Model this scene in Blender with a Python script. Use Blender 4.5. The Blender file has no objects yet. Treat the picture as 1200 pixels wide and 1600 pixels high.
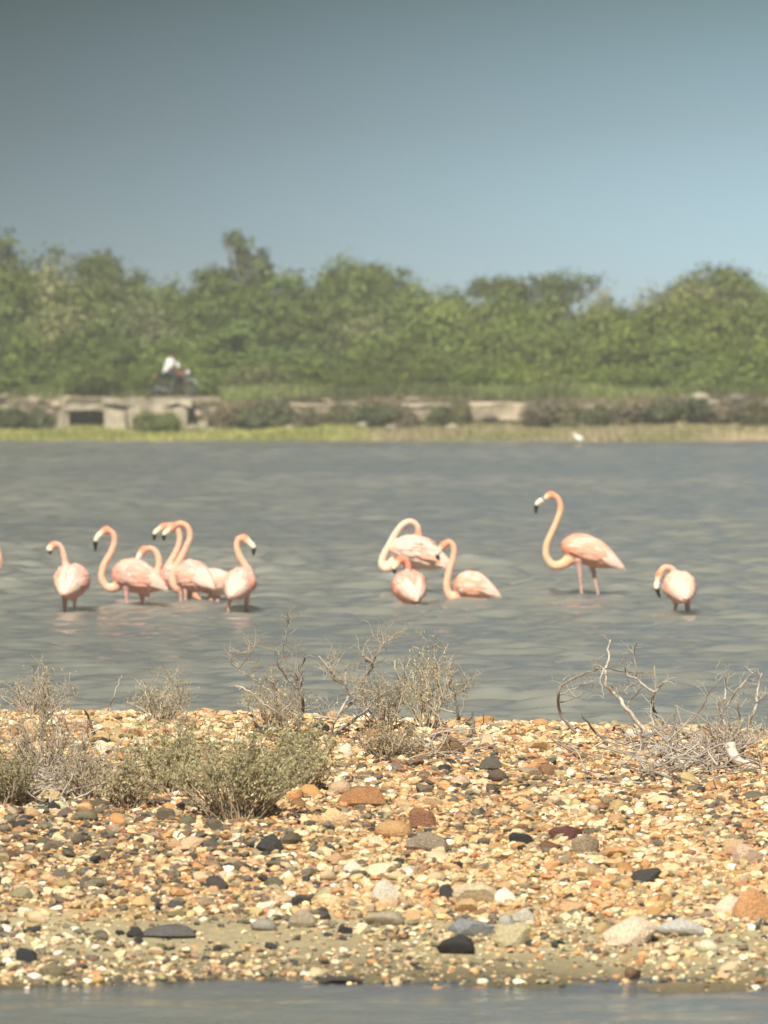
import bpy, math, random
import numpy as np
from mathutils import Vector, Matrix, kdtree

scene = bpy.context.scene
col = scene.collection
random.seed(7)
rng = np.random.default_rng(7)
R = math.radians

# ------------------------------------------------------------------ camera, sky, sun, exposure
F, CX, CY, HORIZON = 9000.0, 600.0, 800.0, 585.0        # long lens, in units of the 1200 x 1600 photograph
CAM = Vector((0.0, 0.0, 2.33))
PITCH = math.atan((CY - HORIZON) / F)
cd = bpy.data.cameras.new('camera')
cam = bpy.data.objects.new('camera', cd)
col.objects.link(cam)
cam.location = CAM
cam.rotation_euler = (math.pi / 2 - PITCH, 0, 0)
cd.sensor_fit = 'HORIZONTAL'
cd.sensor_width = 36.0
cd.lens = 36.0 * F / 1200.0
cd.clip_start, cd.clip_end = 1.0, 5000.0
cd.dof.use_dof = True
cd.dof.focus_distance = 32.0
cd.dof.aperture_fstop = 7.0
scene.camera = cam

SUN_AZ, SUN_EL = R(192), R(49)                            # behind the camera, a little to the left
sun_dir = Vector((math.sin(SUN_AZ) * math.cos(SUN_EL), math.cos(SUN_AZ) * math.cos(SUN_EL), math.sin(SUN_EL)))
world = bpy.data.worlds.new('World')
scene.world = world
world.use_nodes = True
wn, wl = world.node_tree.nodes, world.node_tree.links
wn.clear()
out = wn.new('ShaderNodeOutputWorld')
bg = wn.new('ShaderNodeBackground')
bg.inputs['Strength'].default_value = 0.10
sky = wn.new('ShaderNodeTexSky')
sky.sky_type = 'NISHITA'
sky.sun_disc = False
sky.sun_elevation, sky.sun_rotation = SUN_EL, SUN_AZ
sky.air_density, sky.dust_density, sky.ozone_density = 1.0, 0.8, 2.0
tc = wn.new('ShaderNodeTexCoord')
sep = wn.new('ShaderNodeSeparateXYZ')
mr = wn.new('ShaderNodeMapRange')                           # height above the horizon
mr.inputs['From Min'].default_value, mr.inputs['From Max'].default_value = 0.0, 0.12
ramp = wn.new('ShaderNodeValToRGB')  # paler horizon, with the lens darkening towards the top painted into the sky
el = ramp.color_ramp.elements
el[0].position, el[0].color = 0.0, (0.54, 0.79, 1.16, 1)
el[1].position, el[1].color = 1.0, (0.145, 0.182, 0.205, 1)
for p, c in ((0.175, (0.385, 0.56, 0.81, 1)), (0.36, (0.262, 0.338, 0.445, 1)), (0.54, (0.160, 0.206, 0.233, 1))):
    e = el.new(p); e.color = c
side = wn.new('ShaderNodeMapRange'); side.interpolation_type = 'SMOOTHSTEP'     # lens vignette put into the sky colour: duller left, brighter right
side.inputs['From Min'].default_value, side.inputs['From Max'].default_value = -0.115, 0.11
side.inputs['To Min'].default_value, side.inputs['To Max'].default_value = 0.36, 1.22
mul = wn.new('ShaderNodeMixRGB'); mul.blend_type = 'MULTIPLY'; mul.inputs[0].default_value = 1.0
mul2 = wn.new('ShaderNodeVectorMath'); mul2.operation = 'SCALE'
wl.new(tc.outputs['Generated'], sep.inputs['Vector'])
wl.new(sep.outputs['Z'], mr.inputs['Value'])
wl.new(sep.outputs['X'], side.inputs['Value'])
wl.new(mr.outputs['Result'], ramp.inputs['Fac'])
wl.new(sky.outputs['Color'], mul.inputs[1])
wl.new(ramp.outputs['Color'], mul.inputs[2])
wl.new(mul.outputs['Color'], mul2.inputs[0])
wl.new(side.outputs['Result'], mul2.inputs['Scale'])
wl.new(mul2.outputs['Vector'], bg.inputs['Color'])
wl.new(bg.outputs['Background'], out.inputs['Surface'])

sd = bpy.data.lights.new('sun', 'SUN')
sd.energy = 4.2
sd.angle = R(0.5)
sd.color = (1.0, 0.93, 0.80)
sun = bpy.data.objects.new('sun', sd)
col.objects.link(sun)
sun.rotation_euler = sun_dir.to_track_quat('Z', 'Y').to_euler()

vs = scene.view_settings
scene.display_settings.display_device = 'sRGB'
vs.view_transform = 'Standard'
vs.look = 'None'
vs.exposure = 0.85
vs.gamma = 1.0
vs.use_curve_mapping = False
scene.cycles.volume_bounces = 0
scene.cycles.max_bounces = 6
scene.cycles.transparent_max_bounces = 8

# ------------------------------------------------------------------ helpers
_c, _s = math.cos(PITCH), math.sin(PITCH)
def W(px, py, D):
    """the point of the place that stands D metres away under the photograph's pixel"""
    xr, yr = (px - CX) / F, -(py - CY) / F
    d = Vector((xr, _c + yr * _s, -_s + yr * _c))
    return CAM + d * (D / d.y)

def on_level(px, py, z=0.0):
    xr, yr = (px - CX) / F, -(py - CY) / F
    d = Vector((xr, _c + yr * _s, -_s + yr * _c))
    return CAM + d * ((z - CAM.z) / d.z)

def tag(o, label=None, cat=None, group=None, kind=None):
    if label: o['label'] = label
    if cat: o['category'] = cat
    if group: o['group'] = group
    if kind: o['kind'] = kind
    return o

def link(name, data, parent=None, mat=None):
    o = bpy.data.objects.new(name, data)
    col.objects.link(o)
    if parent is not None: o.parent = parent
    if mat is not None and data is not None and not data.materials: data.materials.append(mat)
    return o

def empty(name, loc, rz=0.0):
    o = bpy.data.objects.new(name, None)
    o.empty_display_size = 0.2
    o.location = loc
    o.rotation_euler = (0, 0, rz)
    col.objects.link(o)
    return o

def mesh(name, V, faces, cols=None, rnd=None, smooth=True):
    """faces: array (n,k) or a list of such arrays"""
    V = np.asarray(V, dtype=np.float32).reshape(-1, 3)
    if isinstance(faces, np.ndarray): faces = [faces]
    faces = [np.asarray(f, dtype=np.int32) for f in faces if len(f)]
    me = bpy.data.meshes.new(name)
    me.vertices.add(len(V))
    me.vertices.foreach_set('co', V.ravel())
    nl = sum(f.size for f in faces); nf = sum(len(f) for f in faces)
    me.loops.add(nl)
    me.loops.foreach_set('vertex_index', np.concatenate([f.ravel() for f in faces]))
    me.polygons.add(nf)
    tot = np.concatenate([np.full(len(f), f.shape[1], dtype=np.int32) for f in faces])
    start = np.zeros(nf, dtype=np.int32); start[1:] = np.cumsum(tot)[:-1]
    me.polygons.foreach_set('loop_start', start)
    sm = np.full(nf, bool(smooth)) if not isinstance(smooth, np.ndarray) else smooth
    me.polygons.foreach_set('use_smooth', sm)
    if cols is not None:
        a = me.attributes.new('col', 'FLOAT_COLOR', 'POINT')
        c = np.ones((len(V), 4), dtype=np.float32); c[:, :3] = cols
        a.data.foreach_set('color', c.ravel())
    if rnd is not None:
        a = me.attributes.new('rnd', 'FLOAT', 'POINT')
        a.data.foreach_set('value', np.asarray(rnd, dtype=np.float32))
    me.update(calc_edges=True)
    return me

class Geo:
    """collects shapes into one mesh"""
    def __init__(s): s.V, s.q, s.t, s.c, s.n = [], [], [], [], 0
    def add(s, V, quads=(), tris=(), color=(1, 1, 1)):
        V = np.asarray(V, dtype=np.float64).reshape(-1, 3)
        s.V.append(V)
        if len(quads): s.q.append(np.asarray(quads, dtype=np.int64) + s.n)
        if len(tris): s.t.append(np.asarray(tris, dtype=np.int64) + s.n)
        c = np.asarray(color, dtype=np.float64)
        s.c.append(np.tile(c, (len(V), 1)) if c.ndim == 1 else c)
        s.n += len(V)
    def tube(s, pts, rad, color=(1, 1, 1), k=6, cap=True):
        pts = np.array([tuple(p) for p in pts], dtype=float)
        n = len(pts)
        rad = np.full(n, rad, dtype=float) if np.isscalar(rad) else np.asarray(rad, dtype=float)
        tan = np.gradient(pts, axis=0); tan /= np.linalg.norm(tan, axis=1)[:, None] + 1e-9
        up = np.array([0.0, 0.0, 1.0]) if abs(tan[0][2]) < 0.9 else np.array([1.0, 0.0, 0.0])
        V = []
        u = np.cross(tan[0], up); u /= np.linalg.norm(u)
        for i in range(n):
            u = u - tan[i] * np.dot(u, tan[i]); u /= np.linalg.norm(u) + 1e-9
            w = np.cross(tan[i], u)
            for j in range(k):
                a = 2 * math.pi * j / k
                V.append(pts[i] + rad[i] * (math.cos(a) * u + math.sin(a) * w))
        q = [(i * k + j, i * k + (j + 1) % k, (i + 1) * k + (j + 1) % k, (i + 1) * k + j) for i in range(n - 1) for j in range(k)]
        t = []
        if cap:
            V += [pts[0], pts[-1]]
            a, b = n * k, n * k + 1
            t = [(a, (j + 1) % k, j) for j in range(k)] + [(b, (n - 1) * k + j, (n - 1) * k + (j + 1) % k) for j in range(k)]
        s.add(V, q, t, color)
    def ellipsoid(s, c, r, M=None, color=(1, 1, 1), nu=12, nv=8):
        V = [(0, 0, 1)]
        for i in range(1, nv):
            th = math.pi * i / nv
            for j in range(nu):
                ph = 2 * math.pi * j / nu
                V.append((math.sin(th) * math.cos(ph), math.sin(th) * math.sin(ph), math.cos(th)))
        V.append((0, 0, -1))
        V = np.array(V) * np.asarray(r)
        if M is not None: V = V @ np.array(M).T
        V = V + np.asarray(c)
        q = [(1 + (i - 1) * nu + j, 1 + i * nu + j, 1 + i * nu + (j + 1) % nu, 1 + (i - 1) * nu + (j + 1) % nu) for i in range(1, nv - 1) for j in range(nu)]
        L = 1 + (nv - 1) * nu
        t = [(0, 1 + j, 1 + (j + 1) % nu) for j in range(nu)] + [(L, 1 + (nv - 2) * nu + (j + 1) % nu, 1 + (nv - 2) * nu + j) for j in range(nu)]
        s.add(V, q, t, color)
    def box(s, lo, hi, color=(1, 1, 1), jitter=0.0):
        lo, hi = np.asarray(lo, float), np.asarray(hi, float)
        V = np.array([[(lo, hi)[i][0], (lo, hi)[j][1], (lo, hi)[k][2]] for i in (0, 1) for j in (0, 1) for k in (0, 1)])
        if jitter: V = V + rng.uniform(-jitter, jitter, V.shape)
        s.add(V, [(0, 1, 3, 2), (4, 6, 7, 5), (0, 4, 5, 1), (2, 3, 7, 6), (0, 2, 6, 4), (1, 5, 7, 3)], (), color)
    def arrays(s):
        return np.concatenate(s.V), [np.concatenate(x) for x in (s.q, s.t) if x], np.concatenate(s.c)
    def mesh(s, name, off=(0, 0, 0), smooth=True):
        V, f, c = s.arrays()
        return mesh(name, V - np.asarray(off), f, c, smooth=smooth)
    def build(s, name, mat, parent=None, off=(0, 0, 0), smooth=True):
        return link(name, s.mesh(name, off, smooth), parent, mat)

def spline(pts, n):
    """Catmull-Rom through the points"""
    P = np.array([tuple(p) for p in pts], float)
    P = np.vstack([2 * P[0] - P[1], P, 2 * P[-1] - P[-2]])
    m = len(P) - 3
    outp = []
    for t in np.linspace(0, m - 1e-6, n):
        i = int(t); u = t - i
        a, b, c, d = P[i:i + 4]
        outp.append(0.5 * (2 * b + (c - a) * u + (2 * a - 5 * b + 4 * c - d) * u * u + (3 * b - a - 3 * c + d) * u ** 3))
    return np.array(outp)

_waves = {}
def fnoise(x, y, seed=0, octaves=3):
    """cheap smooth 2-D noise from sines, about -1..1"""
    if seed not in _waves:
        r = np.random.default_rng(1000 + seed)
        _waves[seed] = [(amp, k, r.uniform(0, 2 * math.pi), r.uniform(0, 6.28), r.uniform(0.7, 1.4)) for amp, k in ((1.0, 1.0),) * 3 + ((0.5, 2.1),) * 3 + ((0.25, 4.41),) * 3]
    x, y = np.asarray(x, float), np.asarray(y, float)
    v = 0.0
    for amp, f, a, ph, m in _waves[seed]:
        v = v + amp * np.sin((x * math.cos(a) + y * math.sin(a)) * m * f + ph)
    return v / 2.98

# ------------------------------------------------------------------ materials
def new_mat(name):
    m = bpy.data.materials.new(name)
    m.use_nodes = True
    nt = m.node_tree
    return m, nt, nt.nodes['Principled BSDF']

def noise_node(nt, scale, detail=4, coord='Object', rough=0.6):
    t = nt.nodes.new('ShaderNodeTexCoord')
    n = nt.nodes.new('ShaderNodeTexNoise')
    n.inputs['Scale'].default_value = scale
    n.inputs['Detail'].default_value = detail
    n.inputs['Roughness'].default_value = rough
    nt.links.new(t.outputs[coord], n.inputs['Vector'])
    return n

def speckle(nt, src, scale, lo, hi):
    """multiply a colour by a noise between lo and hi (mineral grain)"""
    n = noise_node(nt, scale)
    r = nt.nodes.new('ShaderNodeMapRange')
    r.inputs['From Min'].default_value, r.inputs['From Max'].default_value = 0.3, 0.7
    r.inputs['To Min'].default_value, r.inputs['To Max'].default_value = lo, hi
    nt.links.new(n.outputs['Fac'], r.inputs['Value'])
    m = nt.nodes.new('ShaderNodeVectorMath'); m.operation = 'SCALE'
    nt.links.new(src, m.inputs[0])
    nt.links.new(r.outputs['Result'], m.inputs['Scale'])
    return m.outputs['Vector']

def bump(nt, bsdf, scale, strength, dist=0.01):
    n = noise_node(nt, scale, 6)
    b = nt.nodes.new('ShaderNodeBump')
    b.inputs['Strength'].default_value = strength
    b.inputs['Distance'].default_value = dist
    nt.links.new(n.outputs['Fac'], b.inputs['Height'])
    nt.links.new(b.outputs['Normal'], bsdf.inputs['Normal'])

def attr_mat(name, rough=0.8, grain=None, bmp=None, spec=0.3):
    m, nt, b = new_mat(name)
    a = nt.nodes.new('ShaderNodeAttribute'); a.attribute_name = 'col'
    src = a.outputs['Color']
    if grain: src = speckle(nt, src, *grain)
    nt.links.new(src, b.inputs['Base Color'])
    b.inputs['Roughness'].default_value = rough
    b.inputs['Specular IOR Level'].default_value = spec
    if bmp: bump(nt, b, *bmp)
    return m

def object_mat(name, rough=0.8, grain=None, bmp=None, spec=0.3):
    m, nt, b = new_mat(name)
    a = nt.nodes.new('ShaderNodeObjectInfo')
    src = a.outputs['Color']
    if grain: src = speckle(nt, src, *grain)
    nt.links.new(src, b.inputs['Base Color'])
    b.inputs['Roughness'].default_value = rough
    b.inputs['Specular IOR Level'].default_value = spec
    if bmp: bump(nt, b, *bmp)
    return m

def leaf_mat(name, use_object=True, lo=0.6, hi=1.45, transl=0.15):
    m, nt, b = new_mat(name)
    if use_object:
        a = nt.nodes.new('ShaderNodeObjectInfo'); src = a.outputs['Color']
    else:
        a = nt.nodes.new('ShaderNodeAttribute'); a.attribute_name = 'col'; src = a.outputs['Color']
    r = nt.nodes.new('ShaderNodeAttribute'); r.attribute_name = 'rnd'
    mp = nt.nodes.new('ShaderNodeMapRange')
    mp.inputs['To Min'].default_value, mp.inputs['To Max'].default_value = lo, hi
    nt.links.new(r.outputs['Fac'], mp.inputs['Value'])
    sc = nt.nodes.new('ShaderNodeVectorMath'); sc.operation = 'SCALE'
    nt.links.new(src, sc.inputs[0]); nt.links.new(mp.outputs['Result'], sc.inputs['Scale'])
    nt.links.new(sc.outputs['Vector'], b.inputs['Base Color'])
    b.inputs['Roughness'].default_value = 0.55
    b.inputs['Specular IOR Level'].default_value = 0.3
    t = nt.nodes.new('ShaderNodeBsdfTranslucent')
    nt.links.new(sc.outputs['Vector'], t.inputs['Color'])
    mx = nt.nodes.new('ShaderNodeMixShader'); mx.inputs[0].default_value = transl
    nt.links.new(b.outputs['BSDF'], mx.inputs[1]); nt.links.new(t.outputs['BSDF'], mx.inputs[2])
    nt.links.new(mx.outputs['Shader'], nt.nodes['Material Output'].inputs['Surface'])
    return m

M_pebble = attr_mat('pebble', 0.75, (70, 0.72, 1.25), (90, 0.35, 0.01))
M_stone = object_mat('stone', 0.75, (9, 0.6, 1.3), (6, 0.5, 0.05))
M_soil = attr_mat('soil', 0.95, (30, 0.75, 1.2), (60, 0.6, 0.02), 0.1)
M_twig = attr_mat('twig_bark', 0.85, (40, 0.7, 1.25), (60, 0.4, 0.004), 0.15)
M_feather = attr_mat('plumage', 0.9, (24, 0.88, 1.1), (38, 0.5, 0.015), 0.04)
M_paint = attr_mat('painted', 0.45, None, None, 0.4)
M_cloth = attr_mat('cloth', 0.9, (12, 0.85, 1.1), (20, 0.3, 0.02), 0.1)
M_concrete = attr_mat('weathered_concrete', 0.9, (1.7, 0.38, 1.2), (8, 0.5, 0.05), 0.15)
M_bark = attr_mat('bark', 0.9, (6, 0.6, 1.3), (12, 0.5, 0.03), 0.1)
M_leaf = leaf_mat('leaf')
M_sage = leaf_mat('sage_leaf', False)
M_grass = leaf_mat('grass_blade', False)

# ------------------------------------------------------------------ water
def wave_height(x, y):
    r = np.random.default_rng(5)
    z = np.zeros_like(x)
    for k in range(60):
        lam = 0.20 * (1.25 / 0.20) ** (r.random() ** 1.35)
        a = math.pi / 2 + 0.12 + r.normal() * 0.36
        amp = 0.0128 * lam ** 0.92 * r.uniform(0.5, 1.3)
        kx, ky = math.cos(a) * 2 * math.pi / lam, math.sin(a) * 2 * math.pi / lam
        fade = np.clip((lam - 0.0030 * np.abs(y)) / (0.3 * lam) , 0, 1) 
        ph = kx * x + ky * y + r.uniform(0, 6.28)
        z += amp * fade * (np.sin(ph) + 0.22 * np.sin(2 * ph + 1.3))
    gust = 0.72 + 0.45 * fnoise(x * 0.22, y * 0.12, 3)
    return z * gust

us = list(np.linspace(-0.084, 0.084, 153))
e = 0.084; ext = []
st = 0.0011
while e < 1.1:
    st *= 1.28; e += st; ext.append(e)
us = np.array([-u for u in reversed(ext)] + us + ext)
ys = [9.0]
while ys[-1] < 201.5: ys.append(ys[-1] + max(0.035, ys[-1] * 0.0016))
ys = np.array(ys)
UU, YY = np.meshgrid(us, ys)
XX = UU * YY
ZZ = wave_height(XX, YY)
calm = np.clip((YY - 25) / 12.0, 0.16, 1.0)              # sheltered strip before the spit
ZZ = ZZ * calm * np.clip(1.0 - (np.abs(UU) - 0.12) / 0.3, 0, 1)
nr, nc = XX.shape
idx = np.arange(nr * nc).reshape(nr, nc)
quads = np.stack([idx[:-1, :-1], idx[:-1, 1:], idx[1:, 1:], idx[1:, :-1]], -1).reshape(-1, 4)
m, nt, b = new_mat('murky_water')
n1 = noise_node(nt, 0.35, 3)
mixc = nt.nodes.new('ShaderNodeMixRGB')
mixc.inputs[1].default_value = (0.168, 0.176, 0.152, 1)
mixc.inputs[2].default_value = (0.206, 0.212, 0.180, 1)
nt.links.new(n1.outputs['Fac'], mixc.inputs[0])
nt.links.new(mixc.outputs[0], b.inputs['Base Color'])
b.inputs['Roughness'].default_value = 0.09
b.inputs['IOR'].default_value = 1.333
b.inputs['Subsurface Weight'].default_value = 1.0          # silt scatters the light below the surface
b.inputs['Subsurface Radius'].default_value = (1.0, 1.0, 0.8)
b.inputs['Subsurface Scale'].default_value = 3.0
bump(nt, b, 3.5, 0.5, 0.05)
water = link('water', mesh('water', np.stack([XX, YY, ZZ], -1), quads), None, m)
tag(water, 'rippled grey green lagoon water', None, None, 'structure')

# ------------------------------------------------------------------ ground: the shingle spit, the far bank, the lagoon bed
def ridge_z(x): return 0.392 - 0.033 * np.clip(x, -3, 3) + 0.018 * fnoise(x * 2.1, 0 * x, 11)
PY = np.array([19.0, 21.4, 22.0, 23.0, 24.0, 25.8, 29.0, 31.2, 32.1, 32.8, 34.4, 36.0])
PZ = np.array([-0.45, -0.05, 0.004, 0.035, 0.075, 0.30, 0.72, 0.97, 1.0, 0.90, -0.35, -0.9])
def spit_z(x, y):
    x, y = np.asarray(x, float), np.asarray(y, float)
    yy = y + 0.16 * fnoise(x * 1.6, y * 0.25, 12) * np.clip((34 - y) / 10, 0.25, 1)
    base = np.interp(yy, PY, PZ)
    r = ridge_z(x)
    low = np.minimum(base, 0.075)
    z = np.where(base <= 0.075, base, 0.075 + (base - 0.075) / 0.925 * (r - 0.075))
    z = np.where((yy > 33) & (base < 0.075), base * 0.6, z)
    return z + 0.014 * fnoise(x * 3.3, y * 2.2, 13) * (base > 0.05) + 0.004 * fnoise(x * 14, y * 10, 14)

_RD = np.arange(20.5, 34.5, 0.02)
def on_spit(px, py):
    """where the sight line of a pixel meets the spit"""
    p = W(px, py, 1.0) - CAM
    z = CAM.z + p.z * _RD
    gz = spit_z(p.x * _RD, _RD)
    hit = np.nonzero(z <= gz)[0]
    i = int(hit[0]) if len(hit) else int(np.argmin(np.abs(_RD - 32.1)))
    return Vector((p.x * _RD[i], _RD[i], float(gz[i])))

gx = np.linspace(-9, 9, 170); gy = np.concatenate([np.arange(19, 24.8, 0.05), np.arange(24.8, 36.01, 0.09)])
GX, GY = np.meshgrid(gx, gy)
GZ = spit_z(GX, GY)
idx = np.arange(GX.size).reshape(GX.shape)
quads = np.stack([idx[:-1, :-1], idx[:-1, 1:], idx[1:, 1:], idx[1:, :-1]], -1).reshape(-1, 4)
t = np.clip((GY - 23.7 + 0.5 * fnoise(GX * 1.7, GY * 1.2, 15)) / 0.8, 0, 1)[..., None]
wet = np.clip((GY - 21.9 + 0.25 * fnoise(GX * 1.2, GY, 16)) / 0.9, 0, 1)[..., None]
sand = np.array([0.37, 0.315, 0.19]) * (0.42 + 0.58 * wet)
bank = np.array([0.45, 0.285, 0.135])
gc = sand * (1 - t) + bank * t
gc = gc * (1 + 0.14 * fnoise(GX * 5, GY * 4, 17))[..., None]
spit = link('shingle_spit', mesh('shingle_spit', np.stack([GX, GY, GZ], -1), quads, gc.reshape(-1, 3)), None, M_soil)
tag(spit, 'bank of mixed pebbles rising from a sandy water edge', None, None, 'structure')

FY = np.array([197.5, 200.2, 201.2, 203.6, 204.6, 205.9, 206.3, 210.5, 213, 240, 320, 420, 900])
FZ = np.array([-0.4, -0.02, 0.12, 0.36, 0.52, 1.40, 1.50, 1.50, 1.05, 1.3, 1.8, 1.8, 1.8])
def far_z(x, y):
    x, y = np.asarray(x, float), np.asarray(y, float)
    return np.interp(y + 0.35 * fnoise(x * 0.5, y * 0, 21), FY, FZ) + 0.05 * fnoise(x * 1.5, y * 1.7, 22)
gx = np.concatenate([np.arange(-700, -24, 26.0), np.arange(-24, 24.1, 0.25), np.arange(50, 701, 26.0)])
gy = np.concatenate([np.arange(197.5, 214, 0.2), np.arange(214, 300, 3.0), np.arange(300, 901, 40.0)])
GX, GY = np.meshgrid(gx, gy)
GZ = far_z(GX, GY)
idx = np.arange(GX.size).reshape(GX.shape)
quads = np.stack([idx[:-1, :-1], idx[:-1, 1:], idx[1:, 1:], idx[1:, :-1]], -1).reshape(-1, 4)
rb = np.clip(fnoise(GX * 0.8, GY * 2, 23) * 1.5, 0, 1)[..., None]
road = ((GY > 206.2) & (GY < 210.6))[..., None]
slope = ((GY > 204.4) & (GY <= 206.2))[..., None]
gc = np.where(road, np.array([0.24, 0.20, 0.14]), np.where(slope, np.array([0.15, 0.125, 0.085]) * (0.7 + 0.5 * rb), np.array([0.15, 0.14, 0.065]) * (0.8 + 0.5 * rb)))
sandy = np.clip((GX - 10.5) / 2.0, 0, 1)[..., None] * ((GY < 203))[..., None]
gc = gc * (1 - sandy) + np.array([0.42, 0.33, 0.22]) * sandy
farbank = link('far_bank', mesh('far_bank', np.stack([GX, GY, GZ], -1), quads, gc.reshape(-1, 3)), None, M_soil)
tag(farbank, 'low bank with a raised earth road across the lagoon', None, None, 'structure')

g = Geo(); g.box((-900, -500, -2.0), (900, 1000, -1.2), (0.12, 0.11, 0.08))
tag(g.build('ground', M_soil, smooth=False), 'muddy bed under the lagoon', None, None, 'structure')
gx = np.linspace(-120, 120, 30); gy = np.linspace(-80, 10.5, 40)
GX, GY = np.meshgrid(gx, gy)
GZ = np.clip((9.6 - GY) * 0.08, -0.3, 0.75) + 0.03 * fnoise(GX * .5, GY * .5, 31)
idx = np.arange(GX.size).reshape(GX.shape)
quads = np.stack([idx[:-1, :-1], idx[:-1, 1:], idx[1:, 1:], idx[1:, :-1]], -1).reshape(-1, 4)
tag(link('near_shore', mesh('near_shore', np.stack([GX, GY, GZ], -1), quads, np.tile((0.34, 0.26, 0.16), (GX.size, 1))), None, M_soil), 'sandy shore under the viewer', None, None, 'structure')

# ------------------------------------------------------------------ far vegetation
def leaf_cloud(lumps, clusters, per, size, spread, seed, upright=0.0, droop=0.0, aspect=0.5):
    r = np.random.default_rng(seed)
    L = np.array(lumps, float)
    vol = (L[:, 3] * L[:, 4] * L[:, 5]) ** 0.75
    pick = r.choice(len(L), clusters, p=vol / vol.sum())
    d = r.normal(size=(clusters, 3)); d /= np.linalg.norm(d, axis=1)[:, None]
    rad = r.random(clusters) ** 0.38
    cc = L[pick, :3] + d * rad[:, None] * L[pick, 3:6]
    out_n = d * np.array([1, 1, 1])
    n = clusters * per
    off = r.normal(size=(n, 3)) * spread * np.array([1, 1, 0.8 + 1.2 * upright])
    C = np.repeat(cc, per, 0) + off
    keep = C[:, 2] > 0.05
    C = C[keep]; n = len(C)
    nrm = np.repeat(out_n, per, 0)[keep] * 1.1 + r.normal(size=(n, 3)) * 0.5 + np.array([0, 0, 0.35])
    nrm /= np.linalg.norm(nrm, axis=1)[:, None]
    ax = r.normal(size=(n, 3)) + np.array([0, 0, 1.0]) * upright * 3
    ax -= nrm * (ax * nrm).sum(1)[:, None]; ax /= np.linalg.norm(ax, axis=1)[:, None] + 1e-9
    sd_ = np.cross(nrm, ax)
    s = (size * r.uniform(0.6, 1.4, n))[:, None]
    V = np.stack([C - ax * s, C + sd_ * s * aspect, C + ax * s, C - sd_ * s * aspect], 1).reshape(-1, 3)
    q = np.arange(4 * n).reshape(n, 4)
    crnd = np.repeat(r.random(clusters), per)[keep]
    rnd = np.clip(0.6 * crnd + 0.4 * r.random(n), 0, 1)
    return V, q, np.repeat(rnd, 4)

def crown_mesh(name, *a, **k):
    V, q, rnd = leaf_cloud(*a, **k)
    return mesh(name, V, q, None, rnd, smooth=False)

def limbs_mesh(name, lumps, r0, seed, color, base_spread=0.15, multi=1):
    rr = random.Random(seed)
    g = Geo()
    for i, l in enumerate(lumps):
        b0 = Vector((rr.uniform(-1, 1) * base_spread, rr.uniform(-1, 1) * base_spread, -0.1))
        top = Vector((l[0], l[1], l[2] + 0.3 * l[5]))
        mid = b0.lerp(top, 0.5) + Vector((rr.uniform(-.2, .2), rr.uniform(-.2, .2), 0.1 * top.z)) - Vector((top.x, top.y, 0)) * 0.18
        g.tube(spline([b0, mid, top], 7), np.linspace(r0, r0 * 0.25, 7), color, 6)
        for _ in range(3):
            e2 = Vector((l[0] + rr.uniform(-.8, .8) * l[3], l[1] + rr.uniform(-.8, .8) * l[4], l[2] + rr.uniform(-.2, .9) * l[5]))
            g.tube(spline([mid, mid.lerp(e2, 0.5) + Vector((0, 0, .1)), e2], 5), np.linspace(r0 * .5, r0 * 0.12, 5), color, 5)
    return g.mesh(name)

def lumpset(w, d, h, n, seed, low=0.25):
    rr = random.Random(seed)
    L = []
    for i in range(n):
        a = 2 * math.pi * i / n + rr.uniform(-.4, .4)
        k = rr.uniform(0.25, 0.62)
        hz = rr.uniform(low, 0.68) * h
        rz = rr.uniform(0.2, 0.30) * h
        L.append((math.cos(a) * w * 0.5 * k, math.sin(a) * d * 0.5 * k, hz, rr.uniform(.16, .26) * w, rr.uniform(.16, .26) * d, rz))
    L.append((0, 0, h * 0.74, w * .2, d * .2, h * .25))
    L.append((0, 0, h * 0.40, w * .34, d * .34, h * .36))
    return L

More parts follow.
